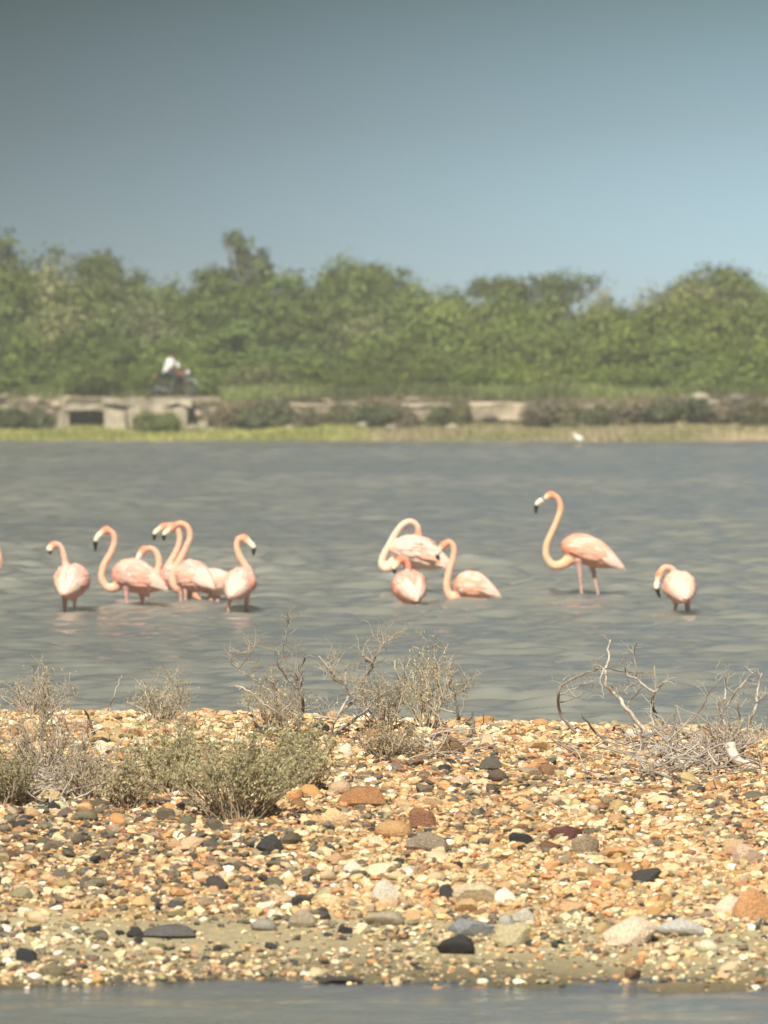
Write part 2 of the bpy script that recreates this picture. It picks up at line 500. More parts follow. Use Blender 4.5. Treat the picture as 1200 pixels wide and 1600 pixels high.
bark_c = (0.16, 0.13, 0.10)
protos = {}
def proto(kind, variant):
    key = (kind, variant)
    if key in protos: return protos[key]
    sd_ = hash(kind) % 1 + sum(ord(c) for c in kind) * 7 + variant * 13
    if kind == 'round':      # broad leafy thicket bush 4.6 x 4
        L = lumpset(4.6, 4.0, 4.0, 7, sd_, 0.15)
        cr = crown_mesh('crown', L, 620, 18, 0.088, 0.17, sd_)
    elif kind == 'upright':  # bush of upright sprays
        L = lumpset(3.6, 3.2, 4.2, 8, sd_, 0.15)
        cr = crown_mesh('crown', L, 620, 18, 0.105, 0.15, sd_, upright=1.0, aspect=0.34)
    elif kind == 'flat':     # flat topped thorn tree
        rr = random.Random(sd_)
        L = [(rr.uniform(-2.6, 2.6), rr.uniform(-1.8, 1.8), 3.6 + rr.uniform(-.25, .25), rr.uniform(.9, 1.5), rr.uniform(.8, 1.3), .34) for _ in range(9)]
        L += [(rr.uniform(-1.6, 1.6), rr.uniform(-1.2, 1.2), 2.9, 1.1, 1.0, .45) for _ in range(4)]
        L += [(rr.uniform(-2, 2), rr.uniform(-1.4, 1.4), 1.6, 1.1, 1.0, .9) for _ in range(4)]
        cr = crown_mesh('crown', L, 560, 16, 0.09, 0.15, sd_)
    elif kind == 'dome':     # dense domed tree
        rr = random.Random(sd_)
        L = [(0, 0, 2.4, 1.7, 1.6, 1.7)]
        for i in range(12):
            a = rr.uniform(0, 6.28); th = rr.uniform(0.1, 1.5)
            L.append((1.5 * math.cos(a) * math.sin(th), 1.4 * math.sin(a) * math.sin(th), 2.3 + 1.5 * math.cos(th), rr.uniform(.5, .8), rr.uniform(.5, .8), rr.uniform(.4, .62)))
        cr = crown_mesh('crown', L, 620, 18, 0.085, 0.15, sd_)
    elif kind == 'open':     # open crown of separate tufts
        L = [(-1.35, .1, 3.05, .75, .6, .16), (-.9, 0, 2.85, .8, .7, .26), (-.5, .2, 3.95, .22, .2, .22), (.15, 0, 3.6, .55, .5, .42), (.65, .1, 3.3, .6, .55, .5), (.2, -.2, 2.9, .8, .7, .42),
             (1.05, 0, 3.0, .42, .4, .42), (-.1, .1, 4.0, .3, .3, .22), (.5, 0, 2.2, .9, .8, .7), (-.5, 0, 2.0, .9, .8, .7), (0, 0, 1.2, 1.2, 1, .9)]
        cr = crown_mesh('crown', L, 330, 13, 0.10, 0.13, sd_)
    elif kind == 'grey':     # half bare greyish brush
        L = lumpset(3.6, 3.2, 4.0, 8, sd_, 0.2)
        cr = crown_mesh('crown', L, 560, 14, 0.10, 0.20, sd_, upright=0.6, aspect=0.3)
    elif kind == 'low':      # low dark shore shrub
        L = lumpset(2.2, 1.5, 1.05, 6, sd_, 0.1)
        cr = crown_mesh('crown', L, 230, 12, 0.075, 0.09, sd_, upright=.3)
    tr = limbs_mesh('trunk', L[:8], {'low': 0.035}.get(kind, 0.075), sd_, (0.30, 0.27, 0.23) if kind == 'grey' else bark_c, 0.35 if kind != 'flat' else 0.1)
    H = max(l[2] + l[5] for l in L); Wd = 2 * max(abs(l[0]) + l[3] for l in L)
    protos[key] = (cr, tr, H, Wd)
    return protos[key]

def plant(name, label, cat, group, kind, variant, x, y, height, width, color, rz=None):
    cr, tr, H, Wd = proto(kind, variant)
    o = empty(name, (x, y, float(far_z(x, y)) - 0.03), random.uniform(0, 6.28) if rz is None else rz)
    o.scale = (width / Wd, width / Wd if rz is None else max(width / Wd, 0.8), height / H)
    tag(o, label, cat, group)
    c = link('crown', cr, o, M_leaf); c.color = (*color, 1)
    link('trunk', tr, o, M_bark)
    return o

G_mid = (0.118, 0.162, 0.032); G_yel = (0.158, 0.208, 0.040); G_dark = (0.080, 0.112, 0.027); G_grey = (0.22, 0.22, 0.10); G_blue = (0.092, 0.134, 0.034)
def vary(c, a=0.15):
    k = random.uniform(1 - a, 1 + a)
    return (c[0] * k * random.uniform(.92, 1.08), c[1] * k, c[2] * k * random.uniform(.85, 1.15))

def ground_to_top(px, top_py, D):
    p = W(px, top_py, D)
    return p.x, max(0.8, p.z - float(far_z(p.x, D)))

# the skyline, one by one
sky_trees = [
    ('tree', 'tall dark tree cut by the left picture edge, highest of the left thicket', 'round', 1, -8, 362, 150, 262, G_dark),
    ('tree', 'dark bushy crown beside the tall tree at the left picture edge', 'round', 2, 88, 384, 110, 264, G_dark),
    ('tree', 'dark round crown on the falling skyline, second from the left edge tree', 'dome', 0, 150, 393, 105, 262, G_dark),
    ('tree', 'lower dark crown where the left skyline slopes down to the gap', 'round', 0, 208, 412, 100, 262, G_dark),
    ('tree', 'low green crown in the skyline gap left of the open tufted tree', 'round', 3, 268, 428, 95, 258, G_mid),
    ('tree', 'open tufted tree with a flat side branch, tallest on the skyline above the motorbike', 'open', 0, 376, 360, 140, 266, G_dark),
    ('tree', 'small dark crown right of the open tufted tree', 'round', 1, 455, 426, 85, 262, G_dark),
    ('tree', 'broad domed tree in the middle of the skyline', 'dome', 1, 556, 396, 140, 264, G_mid),
    ('tree', 'sloping crown leaning against the right side of the middle domed tree', 'round', 2, 630, 418, 125, 262, G_dark),
    ('tree', 'low crown in the skyline dip left of the flat topped tree', 'round', 0, 705, 442, 100, 260, G_dark),
    ('tree', 'wide flat topped dark thorn tree on the skyline', 'flat', 0, 835, 424, 190, 268, G_dark),
    ('tree', 'pale grey brush at the right end of the flat topped tree', 'grey', 0, 935, 440, 100, 258, G_grey),
    ('tree', 'pale grey olive brush between the flat topped tree and the right dome', 'grey', 1, 1015, 448, 100, 257, G_grey),
    ('tree', 'bright green domed tree standing highest at the right', 'dome', 2, 1122, 408, 140, 262, G_mid),
    ('tree', 'green crown cut by the right picture edge beside the domed tree', 'round', 3, 1205, 445, 100, 262, G_mid),
]
for nm, lb, kind, var, px, top, wpx, D, c in sky_trees:
    x, h = ground_to_top(px, top, D)
    plant(nm, lb, 'tree', 'trees on the skyline across the lagoon', kind, var, x, D, h, wpx * D / F * (1.45 if kind == 'round' else 1.15), c, rz=0.0 if kind in ('open', 'flat') else None)

# the thicket in front of them
thicket = []
TIERS = (' just under the skyline', ' second tier below the skyline', ' high in the thicket', ' halfway up the thicket', ' low in the thicket', ' near the road', ' at the roadside')
SECTIONS = ((45, ', at the left picture edge'), (115, ', left of the culvert'), (205, ', above the culvert'), (262, ', left of the motorbike'), (335, ', right of the motorbike'), (450, ', under the tufted tree'),
            (530, ', left of the domed tree'), (610, ', under the middle domed tree'), (690, ', right of the middle domed tree'), (750, ', above the wall gap'), (840, ', above the long wall'), (915, ', above the white bird'),
            (985, ', under the pale brush'), (1060, ', left of the right dome'), (1130, ', under the right dome'), (1180, ', near the right edge'), (9999, ', at the right picture edge'))
SKYLINE = np.array([(-60, 366), (0, 372), (60, 388), (150, 398), (230, 425), (270, 430), (310, 412), (360, 395), (430, 402), (450, 425), (480, 427), (560, 404), (620, 422), (680, 446), (740, 441), (800, 434), (900, 440), (960, 462), (1040, 466), (1080, 430), (1130, 416), (1180, 442), (1260, 455)], float)
rows = [  # D, how far down from the skyline, spacing (m)
    (252, 0.05, 2.6), (245, 0.15, 2.7), (237, 0.28, 2.6), (230, 0.43, 2.5), (223.5, 0.60, 2.4), (217.5, 0.77, 2.3), (213.2, 0.93, 2.1)]
for ri, (D, frac, sp) in enumerate(rows):
    half = D * 0.0667 + 3.2
    x = -half + random.uniform(0, sp)
    while x < half:
        px = CX + F * x / D
        sk = float(np.interp(px, SKYLINE[:, 0], SKYLINE[:, 1]))
        t_ = sk + (590 - sk) * frac + random.gauss(0, 5)
        h = max(1.2, W(px, t_, D).z - float(far_z(x, D)))
        right = px > 640 + random.uniform(-80, 80)
        if right and ri >= 1:
            kind, c, lb = 'upright', vary(G_yel), 'yellow green bush of upright sprays'
        elif random.random() < 0.10:
            kind, c, lb = 'grey', vary(G_grey, .1), 'greyish half bare bush'
        elif random.random() < 0.3:
            kind, c, lb = 'round', vary(G_blue), 'dull dark green bush'
        else:
            kind, c, lb = 'round', vary(G_mid), 'mid green leafy bush'
        lb = lb + TIERS[ri] + next(t for lim, t in SECTIONS if px < lim)
        thicket.append(plant('bush', lb, 'bush', 'bushes of the thicket behind the far road', kind, random.randrange(4), x, D + random.uniform(-1.5, 1.5), h, random.uniform(1.7, 2.4) * sp, c))
        x += sp * random.uniform(0.75, 1.25)

same = {}
for o in thicket: same.setdefault(o['label'], []).append(o)
for lb, os_ in same.items():
    if len(os_) > 1:
        os_.sort(key=lambda o: o.location.x)
        for o, w_ in zip(os_, ('left one', 'right one') if len(os_) == 2 else ('left one', 'middle one', 'right one')): o['label'] = lb.replace(' bush of upright sprays', ' spray bush') + ', ' + w_

for o in thicket:
    if len(o['label'].split()) > 16: o['label'] = o['label'].replace('bush of upright sprays', 'spray bush').replace('mid green leafy bush', 'green bush').replace('second tier below the skyline', 'below the skyline')

# low dark shrubs along the foot of the road
low = [  # px, top, width in pixels, where it stands
    (352, 630, 66, 'right of the culvert'), (392, 634, 62, 'second right of the culvert'), (432, 628, 72, 'left of the low wall piece'), (482, 632, 50, 'before the left end of the low wall piece'),
    (530, 640, 50, 'before the right end of the low wall piece'), (585, 628, 84, 'between the low and the short wall piece'), (628, 634, 50, 'at the left end of the short wall'), (690, 640, 66, 'in the wall gap'),
    (722, 634, 40, 'at the left end of the long wall'), (848, 622, 74, 'at the right end of the long wall'), (893, 634, 62, 'above the white bird'), (938, 632, 70, 'right of the white bird'), (985, 628, 84, 'left of the broken grey wall'),
    (1035, 634, 72, 'before the broken grey wall'), (1085, 626, 84, 'before the right end of the broken grey wall'), (1133, 634, 72, 'right of the broken grey wall'), (1183, 630, 84, 'near the right picture edge'), (1222, 632, 60, 'cut by the right picture edge'),
    (20, 636, 64, 'near the left picture edge'), (62, 642, 54, 'left of the culvert opening'), (230, 646, 72, 'culvert large'), (264, 651, 48, 'culvert small'), (-22, 632, 70, 'cut by the left picture edge')]
for i, (px, top, wpx, where) in enumerate(low):
    D = 204.3 + random.uniform(-.3, .4) if 300 < px else 203.6
    if 'culvert ' in where and px in (230, 264): D = 203.1
    x, h = ground_to_top(px, top, D)
    if px in (230, 264):
        c, lb, gr = (0.14, 0.17, 0.045), ('green scrub growing against the culvert wall, the larger' if px == 230 else 'green scrub at the right end of the culvert wall, the smaller'), 'scrub at the culvert'
    elif px < 100:
        c, lb, gr = (0.085, 0.10, 0.04), 'low dark green roadside shrub ' + where, 'low shrubs left of the culvert'
    else:
        c = vary((0.105, 0.115, 0.048), .2) if i % 3 else vary((0.17, 0.145, 0.09), .15)
        lb, gr = ('low dark' if i % 3 else 'low brownish') + ' roadside shrub ' + where, 'low dark shrubs along the far road'
    plant('low_shrub', lb, 'shrub', gr, 'low', i % 4, x, D, h, wpx * D / F * 1.2, c)

# shore grass
def blades(n, xs, ys, zfun, h0, h1, w, colfun, seed):
    r = np.random.default_rng(seed)
    x = r.uniform(*xs, n); y = r.uniform(*ys, n)
    d = colfun(x, y)                     # colour and density
    keep = r.random(n) < d[:, 3]
    x, y, c = x[keep], y[keep], d[keep, :3]; n = len(x)
    z = zfun(x, y)
    h = r.uniform(h0, h1, n) * (0.75 + 0.5 * (fnoise(x * 1.3, y * 1.6, seed) * .5 + .5))
    a = r.uniform(0, 2 * math.pi, n); wx, wy = np.cos(a) * w, np.sin(a) * w
    lx, ly = r.normal(size=n) * .3 * h, r.normal(size=n) * .3 * h
    V = np.stack([np.stack([x - wx, y - wy, z], -1), np.stack([x + wx, y + wy, z], -1), np.stack([x + lx, y + ly, z + h], -1)], 1).reshape(-1, 3)
    return V, np.arange(3 * n).reshape(n, 3), np.repeat(c, 3, 0), np.repeat(r.random(n), 3)
def grass_col(x, y):
    px = CX + F * x / y
    yel = np.array([0.41, 0.40, 0.13]); dull = np.array([0.28, 0.27, 0.12]); tan = np.array([0.40, 0.33, 0.20]); grn = np.array([0.28, 0.30, 0.09])
    k = np.clip((px - 540) / 60, 0, 1)[:, None]
    n = np.clip(fnoise(x * .9, y * 1.4, 41) * .9 + .5, 0, 1)[:, None]
    c = (yel * n + grn * (1 - n)) * (1 - k) + (dull * (1 - n) + tan * n) * k
    den = np.where(px > 1060, np.where(y < 202.3, 0.12, 0.7), 0.95)
    hi = np.clip((y - 204.3) / .5, 0, 1)[:, None]
    c = c * (1 - hi) + hi * np.array([0.15, 0.13, 0.07]) * (.7 + .7 * n)
    den = np.where((y > 204.8) & (px < 330), .12, den)
    return np.concatenate([c, den[:, None]], 1)
V, f, c, rn = blades(64000, (-19, 19), (200.25, 206.25), far_z, 0.06, 0.21, 0.028, grass_col, 42)
V2, f2, c2, rn2 = blades(26000, (-19, 19), (206.2, 207.4), far_z, 0.18, 0.55, 0.03, lambda x, y: np.concatenate([np.array([0.15, 0.18, 0.06]) * (0.7 + 0.9 * np.clip(fnoise(x * .8, y, 44) + .4, 0, 1))[:, None], np.where(CX + F * x / y > 345, np.clip(.75 + .7 * fnoise(x * .6, y, 45), 0, 1), np.where(CX + F * x / y < 235, np.clip(.9 * fnoise(x * .9, y, 47), 0, .5), 0.0))[:, None]], 1), 46)
f2 = f2 + len(V)
V, f, c, rn = np.concatenate([V, V2]), np.concatenate([f, f2]), np.concatenate([c, c2]), np.concatenate([rn, rn2])
tag(link('shore_grass', mesh('shore_grass', V, f, c, rn, False), None, M_grass), 'yellow green grass strip along the far waterline', None, None, 'stuff')

# ------------------------------------------------------------------ far road: rocks, culvert, low walls
def stone_mesh(name, seed, sub=2, cuts=7):
    import bmesh
    r = np.random.default_rng(seed)
    bm = bmesh.new(); bmesh.ops.create_icosphere(bm, subdivisions=sub, radius=1.0)
    V = np.array([v.co[:] for v in bm.verts]); Fs = np.array([[v.index for v in f.verts] for f in bm.faces])
    bm.free()
    V = V * (1 + 0.16 * np.sin(V @ r.normal(size=3) * 2.0 + r.uniform(0, 6))[:, None] + r.normal(size=(len(V), 1)) * 0.035)
    for _ in range(cuts):
        n = r.normal(size=3); n /= np.linalg.norm(n)
        d = r.uniform(0.42, 0.82)
        ex = V @ n - d
        V = V - np.outer(np.clip(ex, 0, None), n) * 0.92
    V = V - (V.max(0) + V.min(0)) / 2
    V = V / (np.abs(V).max(0))
    return V, Fs
STONES = []
for i in range(14):
    V, f = stone_mesh('stone', 100 + i, 2, 9 + i % 6)
    STONES.append((V, f, mesh('stone', V, f, smooth=(i % 4 == 0))))

def put_stone(name, p, w, d, h, color, parent=None, variant=None, rz=None, sink=0.3, tilt=0.12):
    me = STONES[random.randrange(14) if variant is None else variant][2]
    o = link(name, me, parent, M_stone)
    o.location = (p[0], p[1], p[2] + h * (0.5 - sink))
    o.rotation_euler = (random.uniform(-tilt, tilt), random.uniform(-tilt, tilt), random.uniform(-.5, .5) if rz is None else rz)
    o.scale = (w / 2, d / 2, h / 2)
    o.color = (*color, 1)
    return o

for i in range(74):                      # pale rubble along the edge of the road
    px = random.uniform(-15, 335) if i < 50 else random.uniform(335, 1210)
    D = random.uniform(205.0, 206.2)
    x = (px - CX) / F * D
    s = random.uniform(0.2, 0.5)
    put_stone('rock', (x, D, float(far_z(x, D))), s * 1.5, s, s * random.uniform(.5, .8), vary(random.choice(((0.40, 0.34, 0.25), (0.24, 0.20, 0.14), (0.16, 0.14, 0.10), (0.30, 0.26, 0.18))), .25), farbank)

for px, D, sz in ((118, 203.3, .28), (148, 203.0, .22), (205, 203.2, .30), (300, 203.6, .42), (318, 204.2, .5), (330, 203.3, .3), (82, 203.6, .36), (60, 204.6, .5), (35, 204.9, .45), (10, 204.5, .4), (455, 203.9, .35), (565, 204.0, .4), (610, 203.8, .35), (705, 204.0, .4), (842, 203.9, .35)):
    x = (px - CX) / F * D
    put_stone('rock', (x, D, float(far_z(x, D))), sz * 1.5, sz, sz * .75, vary((0.33, 0.28, 0.20), .25), farbank)
cb = W(160, 668, 203.6)                   # culvert under the road
cx0 = cb.x
cul = empty('culvert', (cx0, 203.6, 0.35))
tag(cul, 'pale concrete culvert with a dark square opening under the far road', 'culvert')
def slab(name, x0, x1, y0, y1, z0, z1, colr, parent, off, jit=0.03):
    g = Geo(); n = max(2, int((x1 - x0) / 0.5))
    xs = np.linspace(x0, x1, n + 1)
    V, q = [], []
    r = np.random.default_rng(int(abs(x0) * 100) + 3)
    for i, xx in enumerate(xs):
        j = r.uniform(-jit, jit, (4, 3)) * np.array([.3, 1.2, 1.7])
        V += list(np.array([(xx, y0, z0), (xx, y1, z0), (xx, y1, z1), (xx, y0, z1)]) + j)
    for i in range(n):
        a, b_ = 4 * i, 4 * i + 4
        q += [(a + k, b_ + k, b_ + (k + 1) % 4, a + (k + 1) % 4) for k in range(4)]
    q += [(0, 3, 2, 1)[::-1], (4 * n, 4 * n + 1, 4 * n + 2, 4 * n + 3)]
    q = [tuple(reversed(f)) for f in q]
    g.add(V, q, (), colr)
    o = g.build(name, M_concrete, parent, off, False)
    return o
def wx(px, D=203.8): return (px - CX) / F * D
off = cul.location
pale = (0.46, 0.40, 0.30)
slab('abutment', wx(163), wx(197), 203.5, 205.6, 0.2, 1.12, pale, cul, off, .05)
slab('headwall', wx(197.5), wx(292), 203.9, 205.4, 0.25, 1.22, (0.43, 0.37, 0.28), cul, off, .06)
slab('lid', wx(96), wx(163.3), 203.75, 206.4, 1.03, 1.26, (0.40, 0.35, 0.26), cul, off, .04)
slab('pier', wx(92), wx(108), 203.6, 205.6, 0.2, 1.02, (0.36, 0.31, 0.23), cul, off, .05)
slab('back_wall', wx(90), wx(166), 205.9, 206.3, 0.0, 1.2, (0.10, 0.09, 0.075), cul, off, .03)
slab('coping', wx(160), wx(300), 203.85, 206.2, 1.24, 1.42, (0.42, 0.37, 0.28), cul, off, .07)
slab('post', wx(92), wx(102), 203.9, 204.3, 1.28, 1.55, (0.48, 0.42, 0.28), cul, off, .04)
for lb, a, b_, t0, t1, c in (('long pale concrete wall by the far road, in the middle of the photograph', 735, 835, 629, 650, (0.50, 0.42, 0.30)),
                             ('short pale wall segment just left of the long wall, half behind shrubs', 628, 700, 631, 652, (0.44, 0.38, 0.28)),
                             ('low pale wall piece between dark shrubs, left of centre', 455, 556, 630, 654, (0.40, 0.34, 0.25)),
                             ('broken grey wall piece among dark shrubs at the right', 1000, 1130, 634, 655, (0.30, 0.26, 0.20)),
                             ('low worn wall piece between the long wall and the right shrubs', 865, 950, 634, 653, (0.32, 0.28, 0.21))):
    D = 205.1
    z1, z0 = W(0, t0, D).z, W(0, t1, D).z - .15
    o = empty('roadside_wall', (wx((a + b_) / 2, D), D, z0))
    tag(o, lb, 'wall', 'pale walls along the far road')
    slab('wall_block', wx(a, D), wx(b_, D), D - .15, D + .25, z0, z1 - .1, c, o, o.location, .05)
    slab('coping', wx(a - 2, D), wx(b_ + 2, D), D - .2, D + .3, z1 - .097, z1, tuple(min(.6, k * 1.2) for k in c), o, o.location, .02)

# ------------------------------------------------------------------ continuous bodies
def fuse(name, geos, voxel, relax=3):
    """fuse overlapping closed shapes into one continuous skin and carry their colours over"""
    V, f, c = geos.arrays()
    me = mesh(name + '_raw', V, f)
    o = bpy.data.objects.new('tmp', me); col.objects.link(o)
    md = o.modifiers.new('r', 'REMESH'); md.mode = 'VOXEL'; md.voxel_size = voxel
    md2 = o.modifiers.new('s', 'SMOOTH'); md2.iterations = relax; md2.factor = 0.5
    dg = bpy.context.evaluated_depsgraph_get()
    ev = o.evaluated_get(dg)
    res = bpy.data.meshes.new_from_object(ev)
    bpy.data.objects.remove(o); bpy.data.meshes.remove(me)
    kd = kdtree.KDTree(len(V))
    for i, v in enumerate(V): kd.insert(v, i)
    kd.balance()
    n = len(res.vertices)
    cols = np.ones((n, 4), dtype=np.float32)
    for i, v in enumerate(res.vertices):
        acc, wt = np.zeros(3), 0.0
        for _, j, d in kd.find_n(v.co, 5):
            w_ = 1 / (d * d + 1e-5); acc += c[j] * w_; wt += w_
        cols[i, :3] = acc / wt
    for a_ in list(res.attributes):
        if a_.name == 'col': res.attributes.remove(a_)
    at = res.attributes.new('col', 'FLOAT_COLOR', 'POINT')
    at.data.foreach_set('color', cols.ravel())
    res.polygons.foreach_set('use_smooth', np.ones(len(res.polygons), dtype=bool))
    res.name = name
    return res

# ------------------------------------------------------------------ rider on a motorbike
bp = Vector((wx(273, 208.0), 208.0, 1.5))
bike = empty('motorbike', bp, R(-28))
tag(bike, 'dark motorbike ridden to the right along the far road above the culvert', 'motorbike')
dk, mt, rb_ = (0.03, 0.035, 0.04), (0.14, 0.145, 0.15), (0.02, 0.02, 0.02)
def wheel(x):
    g = Geo()
    a = np.linspace(0, 2 * math.pi, 25)
    ring = [(x + .255 * math.cos(t), 0, .31 + .255 * math.sin(t)) for t in a]
    g.tube(ring, .052, rb_, 8, False)
    ty = g.build('wheel', M_paint, bike)
    g = Geo(); ring = [(x + .2 * math.cos(t), 0, .31 + .2 * math.sin(t)) for t in a]
    g.tube(ring, .018, mt, 6, False)
    for t in np.linspace(0, math.pi, 7)[:-1]:
        g.tube([(x - .2 * math.cos(t), 0, .31 - .2 * math.sin(t)), (x + .2 * math.cos(t), 0, .31 + .2 * math.sin(t))], .007, mt, 4)
    g.tube([(x, -.07, .31), (x, .07, .31)], .04, mt, 10)
    g.build('rim', M_paint, ty)
wheel(-.62); wheel(.66)
g = Geo()
g.tube([(.42, 0, .88), (.1, 0, .55), (-.1, 0, .36), (-.62, 0, .31)], .028, dk); g.tube([(.42, 0, .88), (-.15, 0, .72), (-.7, 0, .78)], .028, dk)
g.tube([(-.35, 0, .74), (-.62, .08, .31)], .022, dk); g.tube([(-.35, 0, .74), (-.62, -.08, .31)], .022, dk)
g.build('frame', M_paint, bike)
g = Geo(); g.ellipsoid((.02, 0, .42), (.2, .13, .17), None, (.12, .12, .12)); g.box((-.12, -.1, .26), (.14, .1, .42), (.1, .1, .1)); g.build('engine', M_paint, bike)
g = Geo(); g.ellipsoid((.2, 0, .82), (.25, .14, .13), None, (.20, .05, .035)); g.build('fuel_tank', M_paint, bike)
g = Geo(); g.ellipsoid((-.32, 0, .80), (.42, .13, .06), None, (.02, .025, .03)); g.build('seat', M_cloth, bike)
for s in (-1, 1):
    g = Geo(); g.tube([(.66, s * .07, .31), (.46, s * .07, .84), (.40, s * .07, .98)], .022, mt); g.build('fork', M_paint, bike)
g = Geo(); g.tube(spline([(.28, -.36, 1.02), (.38, -.2, 1.04), (.42, 0, .98), (.38, .2, 1.04), (.28, .36, 1.02)], 11), .016, dk); g.build('handlebar', M_paint, bike)
g = Geo(); g.ellipsoid((.55, 0, .90), (.08, .09, .09), None, (.6, .6, .58)); g.build('headlight', M_paint, bike)
g = Geo(); g.ellipsoid((-.82, 0, .76), (.06, .08, .05), None, (.5, .22, .05)); g.build('tail_light', M_paint, bike)
g = Geo(); g.tube(spline([(.1, -.13, .3), (-.2, -.16, .24), (-.75, -.17, .38)], 8), [.02, .02, .03, .04, .045, .045, .04, .03], mt, 8); g.build('exhaust', M_paint, bike)
g = Geo(); g.tube([(.66 + .33 * math.cos(t), 0, .31 + .33 * math.sin(t)) for t in np.linspace(.4, 2.4, 9)], .03, (.3, .3, .3), 6); g.build('mudguard', M_paint, bike)

rd = empty('person', bp + Vector((0, 0, 0)), R(-28))
tag(rd, 'rider in a white shirt and dark trousers sitting on the motorbike', 'person')
skin, hair = (0.16, 0.09, 0.06), (0.02, 0.018, 0.016)
def limb(g, pts, rad, c, n=9): g.tube(spline(pts, n), np.interp(np.linspace(0, 1, n), np.linspace(0, 1, len(rad)), rad), c, 10)
g = Geo()
limb(g, [(-.28, 0, .86), (-.24, 0, 1.08), (-.14, 0, 1.32)], [.15, .14, .15], skin)
limb(g, [(-.14, 0, 1.30), (-.10, 0, 1.47)], [.06, .055], skin, 5)
g.ellipsoid((-.07, 0, 1.555), (.098, .078, .118), None, skin)
g.ellipsoid((.028, 0, 1.54), (.02, .016, .025), None, skin)
for s in (-1, 1):
    g.ellipsoid((-.08, s * .08, 1.55), (.022, .012, .032), None, skin)
    limb(g, [(-.16, s * .19, 1.33), (-.02, s * .27, 1.13), (.14, s * .30, 1.02), (.29, s * .32, 1.05)], [.052, .045, .038, .03], skin)
    g.ellipsoid((.30, s * .32, 1.045), (.05, .035, .03), None, skin)
    limb(g, [(-.27, s * .10, .90), (.0, s * .18, .84), (.17, s * .19, .76), (.12, s * .19, .52), (.05, s * .18, .32)], [.10, .085, .065, .052, .04], skin, 13)
    limb(g, [(.02, s * .18, .29), (.12, s * .18, .27), (.22, s * .18, .26)], [.045, .045, .03], (.05, .04, .03))
rd_body = link('body', fuse('body', g, .018), rd, M_cloth)
g = Geo()
limb(g, [(-.29, 0, .86), (-.25, 0, 1.08), (-.15, 0, 1.33)], [.185, .175, .18], (.82, .82, .80))
g.ellipsoid((-.15, 0, 1.33), (.12, .225, .10), None, (.82, .82, .80))
for s in (-1, 1): limb(g, [(-.16, s * .18, 1.34), (-.05, s * .255, 1.18), (.03, s * .285, 1.09)], [.075, .068, .062], (.82, .82, .80))
link('shirt', fuse('shirt', g, .02), rd, M_cloth)
g = Geo()
g.ellipsoid((-.29, 0, .88), (.17, .185, .11), None, (.025, .04, .05))
for s in (-1, 1): limb(g, [(-.27, s * .10, .90), (.0, s * .18, .84), (.17, s * .19, .76), (.13, s * .19, .52), (.06, s * .18, .36)], [.115, .10, .085, .07, .06], (.025, .04, .05), 13)
link('trousers', fuse('trousers', g, .02), rd, M_cloth)
g = Geo(); g.ellipsoid((-.085, 0, 1.60), (.105, .088, .095), None, hair); g.build('hair', M_cloth, rd)

# ------------------------------------------------------------------ small white bird at the far waterline
b0 = on_level(905, 695.5)
wb = empty('white_bird', b0)
tag(wb, 'small white bird hunched at the far waterline', 'bird', None)
g = Geo(); wh = (.82, .80, .72)
g.ellipsoid((0, 0, .21), (.14, .09, .10), Matrix.Rotation(R(25), 3, 'Y'), wh)
g.tube(spline([(-.08, 0, .24), (-.14, 0, .30), (-.11, 0, .36), (-.13, 0, .39)], 9), [.05, .045, .04, .035, .03, .03, .03, .03, .025], wh, 8)
g.ellipsoid((-.15, 0, .39), (.05, .03, .03), None, wh)
for s in (-1, 1): g.tube([(0.0, s * .03, .16), (.01, s * .03, -.1)], .011, (.12, .11, .08), 6)
link('body', fuse('body', g, .012), wb, M_feather)
g = Geo(); g.tube([(-.185, 0, .39), (-.27, 0, .375)], [.013, .003], (.6, .45, .1), 6); g.build('bill', M_paint, wb)

